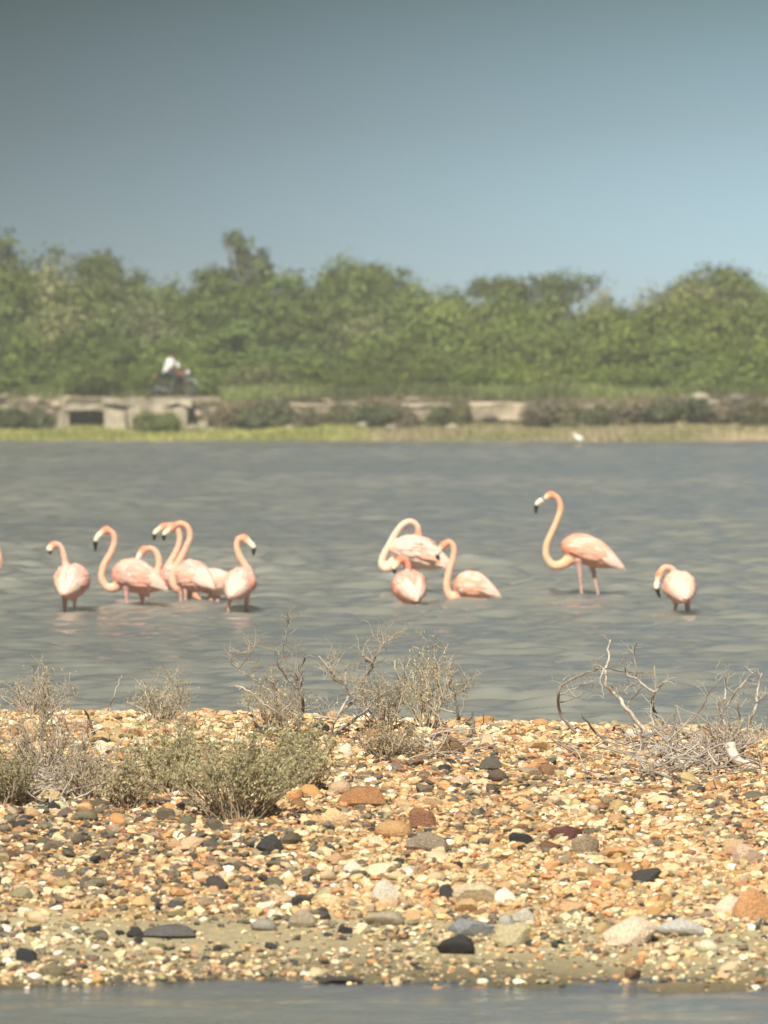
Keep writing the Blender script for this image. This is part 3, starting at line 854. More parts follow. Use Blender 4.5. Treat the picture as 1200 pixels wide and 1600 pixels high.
# ------------------------------------------------------------------ flamingos
PINK, PALE, CORAL, NECK, LEGC = (0.77, 0.405, 0.325), (0.82, 0.57, 0.465), (0.76, 0.235, 0.13), (0.81, 0.48, 0.335), (0.60, 0.36, 0.32)
FACE = (0.86, 0.76, 0.58)
PROF_S = [0, .02, .07, .16, .28, .40, .52, .65, .76, .86, .94, 1.0]
PROF_R = [.05, .32, .60, .85, .98, 1.0, .98, .88, .70, .46, .24, .05]
def flamingo(label, wl_, torso, neck, head, bill, legs, D=None, body=PINK, neckc=NECK, fluff=0, black=None, nd=0.0, seed=0, nr=1.0):
    """torso: (px, py, length m, height m, width m, tail heading deg, tail pitch deg); neck, bill: pixels with a depth offset"""
    r = np.random.default_rng(300 + seed)
    D = D or CAM.z * F / (wl_ - HORIZON)
    px, py, L, H, Wd, th, ph = torso
    base = W(px, wl_, D); base.z = 0
    C = np.array(W(px, py, D))
    a = np.array([math.cos(R(th)) * math.cos(R(ph)), math.sin(R(th)) * math.cos(R(ph)), -math.sin(R(ph))])
    side = np.cross(a, (0, 0, 1)); side /= np.linalg.norm(side)
    up = np.cross(side, a)
    g = Geo()
    body, pale = np.array(body), np.array(PALE)
    def surf(s, ang, k=1.0):
        rr = np.interp(s, PROF_S, PROF_R) * k
        cen = C + a * L * (s - .44) + up * (0.05 * H * math.sin(math.pi * s) - 0.10 * H * max(0, s - .6))
        vert = H / 2 * (1.0 if math.cos(ang) > 0 else 1.06)
        p = cen + up * math.cos(ang) * vert * rr + side * math.sin(ang) * Wd / 2 * rr
        n = up * math.cos(ang) / vert + side * math.sin(ang) / (Wd / 2)
        return p, n / np.linalg.norm(n)
    NS, NA = 18, 18
    V, cc = [], []
    for i in range(NS):
        s = i / (NS - 1)
        for j in range(NA):
            ang = 2 * math.pi * j / NA
            V.append(surf(s, ang)[0])
            under = max(0, -math.cos(ang))
            cc.append(body * (1 - .2 * s) * np.array([.95, .84, .78]) + pale * .2 * s)
    q = [(i * NA + j, (i + 1) * NA + j, (i + 1) * NA + (j + 1) % NA, i * NA + (j + 1) % NA) for i in range(NS - 1) for j in range(NA)]
    V.append(surf(0, 0)[0] * .5 + surf(0, math.pi)[0] * .5); V.append(surf(1, 0)[0] * .5 + surf(1, math.pi)[0] * .5)
    cc += [body, pale]
    t = [(NS * NA, j, (j + 1) % NA) for j in range(NA)] + [(NS * NA + 1, (NS - 1) * NA + (j + 1) % NA, (NS - 1) * NA + j) for j in range(NA)]
    g.add(V, q, t, np.array(cc))
    # neck
    npts = [np.array(W(p[0], p[1], D + (p[2] if len(p) > 2 else nd))) for p in neck]
    hp = np.array(W(head[0], head[1], D + (head[2] if len(head) > 2 else nd)))
    npts.append(hp)
    n = 44
    sp = spline(npts, n)
    tt = np.linspace(0, 1, n)
    rad = np.interp(tt, [0, .12, .3, .6, .85, 1], [.072, .053, .039, .033, .031, .031]) * nr
    nc_ = np.array([np.array(neckc) * (1 - k) + np.array(CORAL) * k for k in np.interp(tt, [0, .7, .88, 1], [.0, .05, .38, .5])])
    k = 10
    g.tube(sp, rad, np.vstack([np.repeat(nc_, k, 0), nc_[:1], nc_[-1:]]), k)
    bp_ = [np.array(W(p[0], p[1], D + (p[2] if len(p) > 2 else (head[2] if len(head) > 2 else nd)))) for p in bill]
    d = bp_[0] - hp; d /= np.linalg.norm(d) + 1e-9
    M = np.array(Vector(d).to_track_quat('X', 'Z').to_matrix())
    g.ellipsoid(hp + d * .012, (.060, .037, .042), M, CORAL)
    g.ellipsoid(hp + d * .050, (.040, .028, .032), M, FACE)
    # legs
    for l in legs:
        x0, y0, x1, y1 = l[:4]; dd = l[4] if len(l) > 4 else 0.0
        p0, p1 = np.array(W(x0, y0, D + dd)), np.array(W(x1, y1, D + dd))
        p2 = p1 + (p1 - p0) * 0.1; p2[2] = -0.28
        if p1[2] > 0.01: p1 = p0 + (p2 - p0) * 0.9
        top = p0 + np.array([0, 0, .06])
        pts = [top, p0, p0 * .5 + p1 * .5, p1, p2]
        pr = [.055, .034, .0165, .0155, .016]
        g.tube(spline(pts, 14), np.interp(np.linspace(0, 1, 14), np.linspace(0, 1, 5), pr), LEGC, 8)
    o = empty('flamingo', base)
    tag(o, label, 'flamingo', 'flamingos wading in the lagoon')
    V, f, c = g.arrays()
    g.V = [V - np.array(base)]; g.q = [x for x in f if x.shape[1] == 4]; g.t = [x for x in f if x.shape[1] == 3]; g.c = [c]
    link('body', fuse('body', g, 0.0095, 2), o, M_feather)
    # bill with its bent black tip
    if len(bp_) > 1:
        gb = Geo()
        bs = spline(bp_, 12)
        gb.tube(bs[:8], np.interp(np.arange(8), [0, 3, 7], [.031, .029, .022]), FACE, 8)
        bo = gb.build('bill', M_feather, o, base)
        gb = Geo(); gb.tube(bs[6:], np.interp(np.arange(6), [0, 2, 5], [.025, .021, .008]), (.012, .011, .011), 8)
        gb.build('bill_tip', M_paint, bo, base)
        for s in (-1, 1):
            gb = Geo(); gb.ellipsoid(hp + d * .02 + np.array([M[0][1], M[1][1], M[2][1]]) * .036 * s + np.array([0, 0, .01]), (.008,) * 3, None, (.6, .5, .15), 6, 5)
            gb.build('eye', M_paint, o, base)
    # wings: overlapping feathers lying back along the flanks
    for sgn in (-1, 1):
        gw = Geo()
        for row, s0 in enumerate((.10, .18, .26, .34, .42, .50, .58, .66)):
            for kf in range(9):
                ang = sgn * R(9 + kf * 13 + r.uniform(-5, 5) + (6 if row % 2 else 0))
                if row >= 5 and kf > 6: continue
                s = s0 + r.uniform(-.02, .02)
                p, nn = surf(s, ang)
                p2, n2 = surf(min(.98, s + r.uniform(.17, .26) + .012 * row), ang * .92)
                lift = r.uniform(.002, .014) + fluff * r.uniform(0, .05) * (row > 0)
                fl = r.uniform(.85, 1.15)
                ax = (p2 - p) * fl
                if row == 7: ax = ax + up * -.02 + a * .05
                wv = np.cross(nn, ax); wv /= np.linalg.norm(wv) + 1e-9
                hw = r.uniform(.018, .028)
                c0 = body * r.uniform(.80, 1.12)
                if 3 <= row <= 6 and 4 <= kf <= 7: c0 = c0 * .35 + np.array((.80, .34, .22)) * .65      # coral coverts
                if row == 7 or r.random() < .15: c0 = pale * r.uniform(.95, 1.05)
                pts, w_ = [], [.45, .95, 1.0, .8, .12]
                for m_, q_ in enumerate(np.linspace(0, 1, 5)):
                    ctr = p + ax * q_ + nn * (lift + .012 * math.sin(math.pi * q_) + fluff * .04 * q_ * q_) + (n2 - nn) * .5 * q_ * .01
                    pts += [ctr - wv * hw * w_[m_] - nn * .006, ctr + nn * .002, ctr + wv * hw * w_[m_] - nn * .006]
                qs = [(3 * i + j, 3 * i + j + 1, 3 * i + j + 4, 3 * i + j + 3) for i in range(4) for j in range(2)]
                tip = np.linspace(0, 1, 5).repeat(3)[:, None]
                gw.add(pts, qs, (), np.clip(c0 * (1 - tip * .25) + pale * tip * .28, 0, .9))
        gw.build('wing', M_feather, o, base)
    gt = Geo()                                   # tail feathers
    for kf in range(7):
        p, nn = surf(.80, R(-75 + 25 * kf), .9)
        tipc = surf(1.0, 0)[0] + a * .035 + side * (kf - 3) * .007 - up * .004
        ax = tipc - p
        wv = np.cross(nn, ax); wv /= np.linalg.norm(wv)
        pts = []
        for q_, w_ in ((0, .026), (.5, .026), (1, .008)):
            pts += [p + ax * q_ - wv * w_, p + ax * q_ + nn * .006, p + ax * q_ + wv * w_]
        gt.add(pts, [(3 * i + j, 3 * i + j + 1, 3 * i + j + 4, 3 * i + j + 3) for i in range(2) for j in range(2)], (), pale)
    gt.build('tail', M_feather, o, base)
    if black:
        gk = Geo()
        for i in range(4):
            p0 = np.array(W(black[0] - 4 + i * 1.5, black[1] - 2 + i, D - Wd * .52)); p1 = np.array(W(black[0] + 5, black[1] + i * .8, D - Wd * .5))
            gk.tube([p0, (p0 + p1) / 2, p1], [.006, .014, .004], (.015, .014, .014), 6)
        gk.build('flight_feather', M_paint, o, base)
    return o

flamingo('flamingo cut off by the left picture edge, only a sliver of its chest showing', 930, (-35, 880, .60, .27, .26, 180, 14), [(-16, 887), (-6, 888), (-1, 877), (-6, 855), (-16, 832), (-24, 822)], (-32, 826), [(-39, 834), (-44, 840), (-42, 852)], [(-30, 900, -30, 930), (-42, 900, -42, 928)], seed=1)
flamingo('flamingo seen from behind at the far left, with its neck raised to the left', 956, (112, 911, .46, .33, .325, -103, 16), [(108, 897, .20), (103, 884, .27), (100, 868, .27), (96, 856, .26), (90, 850, .25)], (84, 852, .24), [(80, 855, .23), (78, 860, .22), (79, 866, .22)], [(101, 932, 101, 950, .05), (116, 932, 117, 958, -.03)], seed=2, nr=.8, neckc=(.80, .50, .38))
flamingo('side on flamingo with an S shaped neck, facing left, second from the left', 950, (211, 903, .56, .315, .28, -6, 17), [(192, 906), (181, 917), (168, 918), (159, 904), (162, 884), (173, 864), (179, 847), (176, 833)], (166, 828), [(157, 834), (150, 844), (149, 861)], [(197, 922, 199, 954, -.05), (222, 922, 223, 946, .06)], seed=3)
flamingo('flamingo hidden behind a side on bird except its arched neck and pale face', 942, (224, 908, .46, .24, .22, 172, 12), [(236, 906), (245, 896), (249, 880), (245, 865), (236, 857)], (225, 859), [(219, 866), (215, 875), (214, 884)], [(220, 925, 220, 942), (230, 925, 230, 942)], D=59.3, seed=4)
flamingo('rear flamingo of the crossing pair, its head the further left of the two', 938, (283, 905, .54, .28, .26, 14, 14), [(266, 908), (260, 899), (262, 887), (269, 874), (277, 859), (281, 843), (278, 829), (269, 821)], (257, 823), [(247, 828), (242, 834), (241, 844)], [(281, 922, 282, 943), (296, 922, 297, 940, .05)], D=58.6, seed=5, body=(0.73, 0.37, 0.31))
flamingo('flamingo with a looped neck and black wing feathers showing, front of the crossing pair', 946, (301, 903, .46, .31, .29, -38, 12), [(287, 914, .05), (278, 920, .02), (271, 912), (270, 898), (276, 883), (284, 869), (292, 853), (297, 838), (293, 824), (283, 818)], (272, 822), [(263, 829), (257, 835), (256, 845)], [(282, 921, 283, 946), (290, 918, 290, 946, -.06)], seed=6, black=(310, 908))
flamingo('flamingo with its head lowered to the water, mostly hidden behind the crossing pair', 938, (335, 911, .50, .25, .24, 4, 8), [(320, 910), (310, 913), (304, 920), (305, 930)], (309, 938), [(311, 944), (312, 949), (311, 954)], [(330, 925, 330, 938), (340, 925, 341, 938)], D=59.0, body=PALE, seed=7)
flamingo('flamingo with its head turned to the right, right end of the left group', 956, (375, 914, .46, .28, .29, -108, 18), [(384, 904, .16), (388, 894, .2), (383, 884, .2), (374, 868, .2), (370, 853, .2), (373, 842, .2)], (382, 841, .2), [(390, 848, .18), (396, 855, .17), (396, 868, .16)], [(359, 932, 357, 957, -.08), (386, 925, 384, 950, .05)], seed=8)
flamingo('preening flamingo with ruffled plumes and its neck bent back over its body', 928, (650, 866, .66, .30, .28, -4, 19), [(618, 878), (604, 888), (597, 882), (599, 869), (609, 850), (619, 832), (630, 819), (642, 815), (652, 822)], (654, 834), [(651, 845, -.03), (649, 853, -.03), (647, 860, -.03)], [(636, 890, 637, 928), (648, 890, 648, 928)], body=(.82, .58, .48), neckc=(.83, .63, .48), fluff=0.55, seed=9)
flamingo('flamingo seen from behind sitting low in the water, in front of the preening bird', 946, (640, 920, .46, .325, .325, -74, 16), [(635, 908, .18), (638, 896, .25), (637, 882, .25), (631, 874, .24)], (624, 876, .22), [(619, 882, .2), (616, 888, .2), (617, 897, .2)], [(632, 938, 632, 950), (648, 938, 648, 950)], neckc=(.68, .28, .19), body=(.75, .33, .25), seed=10)
flamingo('flamingo low in the water with an upright S neck, right beside the preening bird', 942, (738, 918, .46, .28, .27, -8, 13), [(722, 924), (711, 935), (701, 928), (698, 912), (702, 892), (708, 872), (709, 856), (702, 847)], (694, 851), [(687, 859), (683, 866), (686, 876)], [(727, 935, 727, 946), (748, 935, 749, 944)], body=(.78, .38, .265), seed=11)
flamingo('tallest flamingo standing alone, side on with both pale legs above the water', 932, (918, 863, .67, .285, .27, -4, 21), [(893, 872), (879, 882), (864, 883), (854, 870), (854, 852), (862, 832), (871, 812), (876, 793), (871, 778)], (861, 773), [(848, 781), (839, 788), (837, 803)], [(905, 883, 909, 932, -.05), (926, 886, 935, 933, .05)], body=(.79, .40, .275), neckc=(.82, .50, .31), seed=12)
flamingo('flamingo from behind with its head hung low beside it, farthest to the right', 960, (1062, 920, .44, .29, .30, -80, 16), [(1053, 908, .2), (1053, 895, .25), (1046, 888, .24), (1037, 888, .2)], (1030, 898, .15), [(1027, 910, .12), (1026, 918, .1), (1031, 934, .1)], [(1056, 940, 1055, 960), (1074, 938, 1075, 958)], body=(.80, .49, .375), seed=13)

# ------------------------------------------------------------------ stones of the spit
PAL = np.array([(.65, .51, .31), (.54, .365, .185), (.49, .27, .115), (.27, .15, .08), (.125, .105, .075), (.042, .041, .040), (.17, .15, .105), (.80, .73, .54), (.34, .265, .16)])
PW = np.array([.23, .25, .14, .075, .08, .032, .05, .06, .12])
def stone_colors(x, y, r):
    n = len(x)
    px = CX + F * x / y
    dark = np.clip(.85 * np.exp(-((y - 26.6) / 1.7) ** 2) * np.clip(1.2 - px / 1100, .12, 1) + .35 * fnoise(x * 1.4, y * 1.0, 51), 0, 1)
    Wt = np.tile(PW, (n, 1))
    Wt[:, 3:7] *= (0.6 + 6.0 * dark)[:, None]
    warm = np.clip((px - 500) / 700, 0, 1)
    Wt[:, 0:2] *= (1 + 1.0 * warm)[:, None]
    Wt[:, 2:4] *= (.62 + 1.2 * warm)[:, None]
    flat_ = y < 23.8
    Wt[:, 1:4] *= np.where(flat_, .55, 1.0)[:, None]
    Wt[:, 7] *= np.where(flat_, 1.6, 1.0)
    cum = np.cumsum(Wt / Wt.sum(1)[:, None], 1)
    k = (r.random(n)[:, None] > cum).sum(1).clip(0, len(PAL) - 1)
    return PAL[k] * (1 + r.normal(size=(n, 1)) * .14) * (1 + r.normal(size=(n, 3)) * .05)

def scatter(n, seed, ymax=33.2, beside=False):
    r = np.random.default_rng(seed)
    y = r.uniform(21.75, ymax, n)
    if beside:                                   # the bank goes on to both sides of the view
        x = np.where(r.random(n) < .5, -1, 1) * (0.0667 * y + r.uniform(.38, 2.6, n))
    else:
        x = r.uniform(-1, 1, n) * (0.0667 * y + 0.4)
    return r, x, y

ICO = stone_mesh('x', 1, 1, 0)[1]
def pebbles(name, n, seed, smin, smax, power, dens_sand, variants=24, flat=(.38, .75), beside=False):
    r, x, y = scatter(n, seed, 33.2, beside)
    cover = np.where(y < 23.85 + .45 * fnoise(x * 1.7, y * .8, 15), dens_sand * np.clip(.95 + .95 * fnoise(x * 2.4, y * 3.4, 53), .2, 1.7), 1.0)
    cover = np.where(y < 21.93, cover * .15, cover)
    keep = r.random(n) < cover
    x, y = x[keep], y[keep]; n = len(x)
    s = smin * (smax / smin) ** (r.random(n) ** power)
    s = s * np.where(y < 23.8, .85, 1.0)
    VV = np.stack([stone_mesh('x', 500 + i, 1, 5)[0] for i in range(variants)])
    vi = r.integers(0, variants, n)
    B = VV[vi]
    nv = B.shape[1]
    sx, sy = s * .5, s * .5 * r.uniform(.6, .95, n)
    sz = s * .5 * r.uniform(*flat, n)
    B = B * np.stack([sx, sy, sz], -1)[:, None, :]
    tx, ty, a = r.normal(size=n) * .22, r.normal(size=n) * .22, r.uniform(0, 6.28, n)
    cx_, sx_ = np.cos(tx)[:, None], np.sin(tx)[:, None]
    Y1, Z1 = B[..., 1] * cx_ - B[..., 2] * sx_, B[..., 1] * sx_ + B[..., 2] * cx_
    cy_, sy_ = np.cos(ty)[:, None], np.sin(ty)[:, None]
    X2, Z2 = B[..., 0] * cy_ + Z1 * sy_, -B[..., 0] * sy_ + Z1 * cy_
    ca, sa = np.cos(a)[:, None], np.sin(a)[:, None]
    X3, Y3 = X2 * ca - Y1 * sa, X2 * sa + Y1 * ca
    z = spit_z(x, y) + sz * r.uniform(.2, .75, n)
    V = np.stack([X3 + x[:, None], Y3 + y[:, None], Z2 + z[:, None]], -1).reshape(-1, 3)
    Fc = (ICO[None] + (np.arange(n) * nv)[:, None, None]).reshape(-1, 3)
    c = np.clip(stone_colors(x, y, r), .015, .88)
    sm = np.repeat(r.random(n) < .2, len(ICO))
    o = link(name, mesh(name, V, Fc, np.repeat(c, nv, 0), None, sm), spit, M_pebble)
    tag(o, None, None, None, 'stuff')
    return o
pebbles('pebbles', 42500, 61, .016, .070, 1.75, .46, flat=(.30, .7))
pebbles('stone_chips', 18000, 62, .010, .026, 1.0, .85)
pebbles('pebbles', 9000, 64, .030, .085, 1.6, .40, flat=(.30, .6), beside=True)

notable = [  # px, py of the base, width and height in pixels, colour, label
    (521, 1293, 54, 30, (.66, .46, .25), 'smooth rounded cream orange boulder below the sage bush'),
    (566, 1262, 78, 32, (.34, .17, .075), 'broad rust brown mound of stone above the cream boulder'),
    (422, 1334, 46, 30, (.05, .05, .05), 'charcoal angular stone below the sage bush'),
    (665, 1334, 76, 32, (.27, .22, .16), 'grey brown rounded boulder in the middle of the bank'),
    (615, 1312, 62, 28, (.46, .28, .13), 'tan orange blocky stone left of the grey brown boulder'),
    (661, 1294, 46, 30, (.26, .13, .075), 'rust brown round stone above the grey brown boulder'),
    (884, 1313, 54, 22, (.13, .055, .045), 'flat dark maroon stone right of centre on the bank'),
    (738, 1415, 70, 32, (.55, .46, .30), 'pale buff slab at the foot of the bank'),
    (701, 1412, 30, 28, (.045, .045, .045), 'black block touching the left end of the pale buff slab'),
    (787, 1412, 40, 22, (.78, .74, .64), 'white pointed stone touching the right end of the pale buff slab'),
    (737, 1466, 76, 28, (.24, .255, .26), 'blue grey slab lying on the sand below the buff slab'),
    (800, 1480, 64, 36, (.44, .38, .23), 'buff olive rounded rock on the sand right of the blue grey slab'),
    (712, 1492, 62, 28, (.035, .035, .036), 'black rough rock on the sand under the blue grey slab'),
    (985, 1476, 88, 42, (.62, .50, .37), 'large pale pinkish boulder on the sand at the right'),
    (1066, 1464, 92, 26, (.46, .45, .41), 'grey white slanting slab right of the pinkish boulder'),
    (263, 1467, 88, 20, (.11, .105, .10), 'long dark grey slab lying on the sand at the left'),
    (211, 1466, 30, 18, (.04, .04, .042), 'small black block at the left end of the long dark slab'),
    (472, 1450, 46, 28, (.37, .31, .22), 'banded beige grey stone on the upper sand'),
    (412, 1455, 42, 18, (.30, .28, .24), 'grey flat stone left of the banded beige stone'),
    (42, 1504, 36, 22, (.04, .043, .05), 'blue black stone near the water at the far left'),
    (84, 1527, 48, 18, (.20, .17, .10), 'olive brown stone near the water at the far left'),
    (530, 1541, 74, 12, (.07, .065, .06), 'long dark wet stone at the water edge, the largest there'),
    (428, 1541, 48, 10, (.08, .075, .07), 'small dark wet stone at the water edge left of the long one'),
    (1175, 1440, 66, 50, (.48, .26, .12), 'orange boulder cut by the right picture edge'),
    (1170, 1352, 52, 32, (.56, .42, .31), 'pale pink stone on the bank at the far right'),
    (1010, 1380, 50, 22, (.055, .052, .048), 'black oval stone right of centre on the lower bank'),
    (600, 1448, 66, 22, (.36, .31, .22), 'flat beige stone on the sand below the middle of the bank'),
    (1138, 1430, 44, 32, (.66, .56, .42), 'cream block left of the orange boulder at the right edge'),
    (705, 1180, 46, 28, (.20, .13, .07), 'brown clod of earth near the ridge in the middle'),
    (766, 1205, 36, 24, (.12, .11, .09), 'dark grey clod below the ridge right of the brown clod'),
    (540, 1181, 26, 20, (.78, .70, .55), 'white pebble under the bare branches near the ridge'),
    (818, 1446, 40, 26, (.50, .47, .40), 'pale grey stone above the buff olive rock'),
    (790, 1450, 24, 20, (.42, .40, .36), 'smaller pale grey stone left of its twin above the buff olive rock'),
    (815, 1320, 40, 18, (.03, .033, .036), 'small charcoal flat stone right of the grey brown boulder'),
    (915, 1335, 44, 30, (.30, .235, .16), 'brown grey angular stone below the maroon stone'),
    (470, 1416, 32, 16, (.06, .058, .056), 'dark oblong stone at the foot of the bank above the banded stone'),
    (340, 1390, 38, 20, (.07, .06, .055), 'dark brown flat stone low on the left bank'),
    (600, 1408, 46, 32, (.58, .52, .42), 'pale rounded stone at the foot of the bank left of the black block'),
]
taken = []
for i, (px, py, wp, hp, c, lb) in enumerate(notable):
    p = on_spit(px, py)
    s = p.y / F
    taken.append((p.x, p.y + wp * s * .25, wp * s * .62 + .05))
    o = put_stone('stone', p + Vector((0, wp * s * .25, 0)), wp * s, wp * s * .62, hp * s * 1.35, c, None, i % 14, 0.0, .24, .05)
    tag(o, lb, 'stone', 'larger stones on the spit')

# the largest stones, each its own piece of the spit
r, x, y = scatter(900, 63, 32.6)
s = .058 * (.125 / .058) ** (r.random(900) ** 2.2)
cov = np.where(y < 23.85, .35, 1.0)
free = np.all([np.hypot(x - a, (y - b) * .8) > d for a, b, d in taken], axis=0)
k = np.argsort(-(s / y) * (r.random(900) < cov) * free)[:262]
cs = stone_colors(x[k], y[k], r)
for i, j in enumerate(k):
    sz = s[j] * (.75 if y[j] < 23.8 else 1)
    put_stone('stone', (x[j], y[j], float(spit_z(x[j], y[j]))), sz, sz * r.uniform(.6, .9), sz * r.uniform(.42, .75), np.clip(cs[i], .02, .85), spit, None, r.uniform(-.7, .7), .25, .18)

# ------------------------------------------------------------------ shrubs and dead wood on the spit
def zoomed(x0, y0, k): return lambda pts: [(x0 + a * k, y0 + b * k) for a, b in pts]
Z4, Z5, Z6 = zoomed(360, 960, .35), zoomed(840, 980, .3), zoomed(0, 1040, .25)
def lift_path(pts, D, r, wob=.10):
    """a branch seen under these pixels, wandering a little in depth"""
    d = 0.0; outp = []
    for p in pts:
        outp.append(W(p[0], p[1], D + d)); d = max(-.4, min(.4, d + r.uniform(-wob, wob)))
    return outp
def branch(o, base, pts, D, rad, c, r, name='branch', tip=.35):
    P = lift_path(pts, D, r)
    n = max(6, 3 * len(P))
    s = spline(P, n)
    s[1:-1] += np.array([[r.gauss(0, .003) for _ in range(3)] for _ in range(n - 2)])
    g = Geo(); cc = np.array(c) * r.uniform(.85, 1.15)
    g.tube(s, np.linspace(rad, rad * tip, n), cc, 6)
    g.build(name, M_twig, o, base)
    return s
def fine_twigs(g, s, r, n, length, c, rad=.0022, levels=2):
    for _ in range(n):
        i = r.randrange(len(s) // 4, len(s))
        p = np.array(s[min(i, len(s) - 1)])
        d = np.array([r.gauss(0, .8), r.gauss(0, .5), r.uniform(.1, 1.2)]); d /= np.linalg.norm(d)
        pts = [p]
        L = length * r.uniform(.5, 1.2)
        for k in range(4):
            d = d + np.array([r.gauss(0, .25) for _ in range(3)]); d /= np.linalg.norm(d)
            pts.append(pts[-1] + d * L / 4)
        g.tube(pts, np.linspace(rad, rad * .5, 5), np.array(c) * r.uniform(.75, 1.25), 3, False)
        if levels > 1:
            fine_twigs(g, pts, r, 2, length * .5, c, rad * .75, levels - 1)

def dead_shrub(label, base_px, paths, seed, nfine=10, lfine=.12, finec=(.36, .30, .22), name='dead_shrub', D=None):
    r = random.Random(seed)
    b = on_spit(*base_px)
    D = D or b.y
    o = empty(name, b)
    tag(o, label, 'shrub', 'bare shrubs along the ridge of the spit')
    g = Geo()
    for pts, rad, c in paths:
        s = branch(o, b, pts, D, rad * .82, c, r)
        if nfine: fine_twigs(g, s, r, nfine, lfine, finec)
    if g.n:
        t = g.build('twigs', M_twig, o, b); t['kind'] = 'stuff'
    return o
DK, GR, PL = (.15, .13, .11), (.33, .30, .26), (.45, .41, .35)
dead_shrub('bare shrub with a dark upright trunk rising from the sage bush', (468, 1166), [
    (Z4([(310, 590), (305, 470), (325, 430), (318, 360), (305, 330), (320, 300), (318, 240), (332, 190)]), .014, DK),
    (Z4([(305, 330), (270, 300), (235, 260), (210, 225), (218, 165)]), .009, GR),
    (Z4([(310, 490), (270, 440), (235, 410)]), .008, PL), (Z4([(195, 500), (235, 430), (272, 395)]), .007, PL),
    (Z4([(300, 440), (230, 400), (190, 350), (150, 320), (100, 285), (60, 260), (35, 240), (25, 215)]), .008, GR),
    (Z4([(35, 245), (70, 200), (105, 145)]), .005, GR), (Z4([(150, 265), (185, 305), (215, 345), (260, 380)]), .006, GR),
    (Z4([(20, 320), (80, 340), (140, 390), (190, 425), (300, 500)]), .006, PL), (Z4([(235, 330), (235, 200), (242, 100), (272, 20)]), .0035, GR),
    (Z4([(318, 300), (300, 290), (290, 262)]), .006, DK)], 71, 9, .13, (.33, .28, .21))
dead_shrub('pale forked dead branches reaching up over the ridge left of the feathery shrub', (520, 1150), [
    (Z4([(450, 565), (465, 480), (500, 420), (525, 370), (515, 320), (515, 255)]), .011, PL),
    (Z4([(515, 318), (490, 305), (462, 290), (465, 265)]), .007, PL),
    (Z4([(465, 470), (500, 430), (550, 390), (570, 340), (600, 285), (635, 240), (637, 212), (665, 165), (682, 115)]), .013, GR),
    (Z4([(637, 214), (610, 208), (590, 185)]), .006, GR), (Z4([(665, 165), (680, 140), (732, 95)]), .004, GR),
    (Z4([(480, 520), (540, 480), (600, 435), (640, 390), (685, 355)]), .012, GR),
    (Z4([(375, 462), (430, 460), (475, 468)]), .009, PL), (Z4([(395, 185), (440, 240), (470, 300)]), .004, PL),
    (Z4([(600, 420), (590, 370), (600, 300)]), .005, GR), (Z4([(640, 400), (655, 330), (640, 260)]), .004, GR)], 72, 11, .13, (.42, .36, .27))
dead_shrub('broken dark stem with pale side twigs right of the feathery shrub', (718, 1130), [
    (Z4([(1018, 490), (1015, 455), (1005, 400), (1000, 350), (960, 315)]), .011, DK),
    (Z4([(1022, 470), (1042, 400), (1036, 340), (1030, 300)]), .007, GR), (Z4([(1040, 345), (1065, 310), (1081, 280)]), .006, PL),
    (Z4([(1037, 345), (1056, 285)]), .004, GR), (Z4([(1005, 440), (950, 425), (905, 400)]), .008, PL), (Z4([(975, 325), (985, 270), (940, 271)]), .006, PL),
    (Z4([(735, 205), (735, 250), (755, 300), (800, 400)]), .006, PL), (Z4([(975, 210), (985, 260), (1000, 340)]), .004, GR)], 73, 5, .09)
dead_shrub('short dark stump with thin roots on the ridge right of the broken stem', (742, 1150), [
    (Z4([(1088, 550), (1086, 480), (1080, 435)]), .014, DK), (Z4([(1086, 525), (1120, 548), (1160, 545), (1195, 520)]), .009, DK), (Z4([(1075, 500), (1045, 480), (1015, 505)]), .007, DK), (Z4([(1130, 445), (1128, 490), (1100, 540)]), .004, DK)], 74, 0)
dead_shrub('large bare shrub of bowed pale branches on the ridge at the right', (1010, 1150), [
    (Z5([(215, 560), (140, 490), (115, 430), (105, 340), (125, 310), (180, 270), (240, 240), (300, 222), (360, 215), (440, 232), (520, 238), (605, 232)]), .012, (.26, .23, .19)),
    (Z5([(118, 350), (200, 315), (260, 290), (335, 258)]), .006, GR), (Z5([(118, 390), (180, 375), (250, 335), (305, 308)]), .006, GR),
    (Z5([(575, 560), (490, 460), (445, 405), (425, 370), (390, 335), (358, 300), (355, 215), (370, 180), (368, 120), (380, 65)]), .016, PL),
    (Z5([(610, 340), (550, 300), (515, 260), (510, 200), (505, 130), (516, 75)]), .010, PL),
    (Z5([(515, 270), (470, 250), (450, 205), (440, 165)]), .009, PL), (Z5([(470, 430), (475, 385), (520, 345), (548, 310)]), .008, GR), (Z5([(470, 350), (455, 330), (490, 300), (540, 300)]), .006, GR),
    (Z5([(655, 590), (640, 530), (615, 470), (600, 420), (598, 370), (610, 335), (608, 200)]), .017, (.30, .26, .21)),
    (Z5([(610, 335), (640, 310), (655, 285)]), .007, GR), (Z5([(345, 215), (330, 290), (345, 370)]), .006, PL), (Z5([(600, 600), (605, 510), (590, 450)]), .010, PL),
    (Z5([(385, 290), (400, 330), (420, 365)]), .006, GR)], 75, 3, .10, (.44, .40, .33))
dead_shrub('dark bent stick standing in front of the bowed branches', (950, 1170), [(Z5([(365, 640), (355, 600), (310, 555), (270, 510), (228, 447)]), .013, DK), (Z5([(370, 760), (375, 700), (360, 620)]), .012, (.2, .18, .15))], 76, 2, .06)
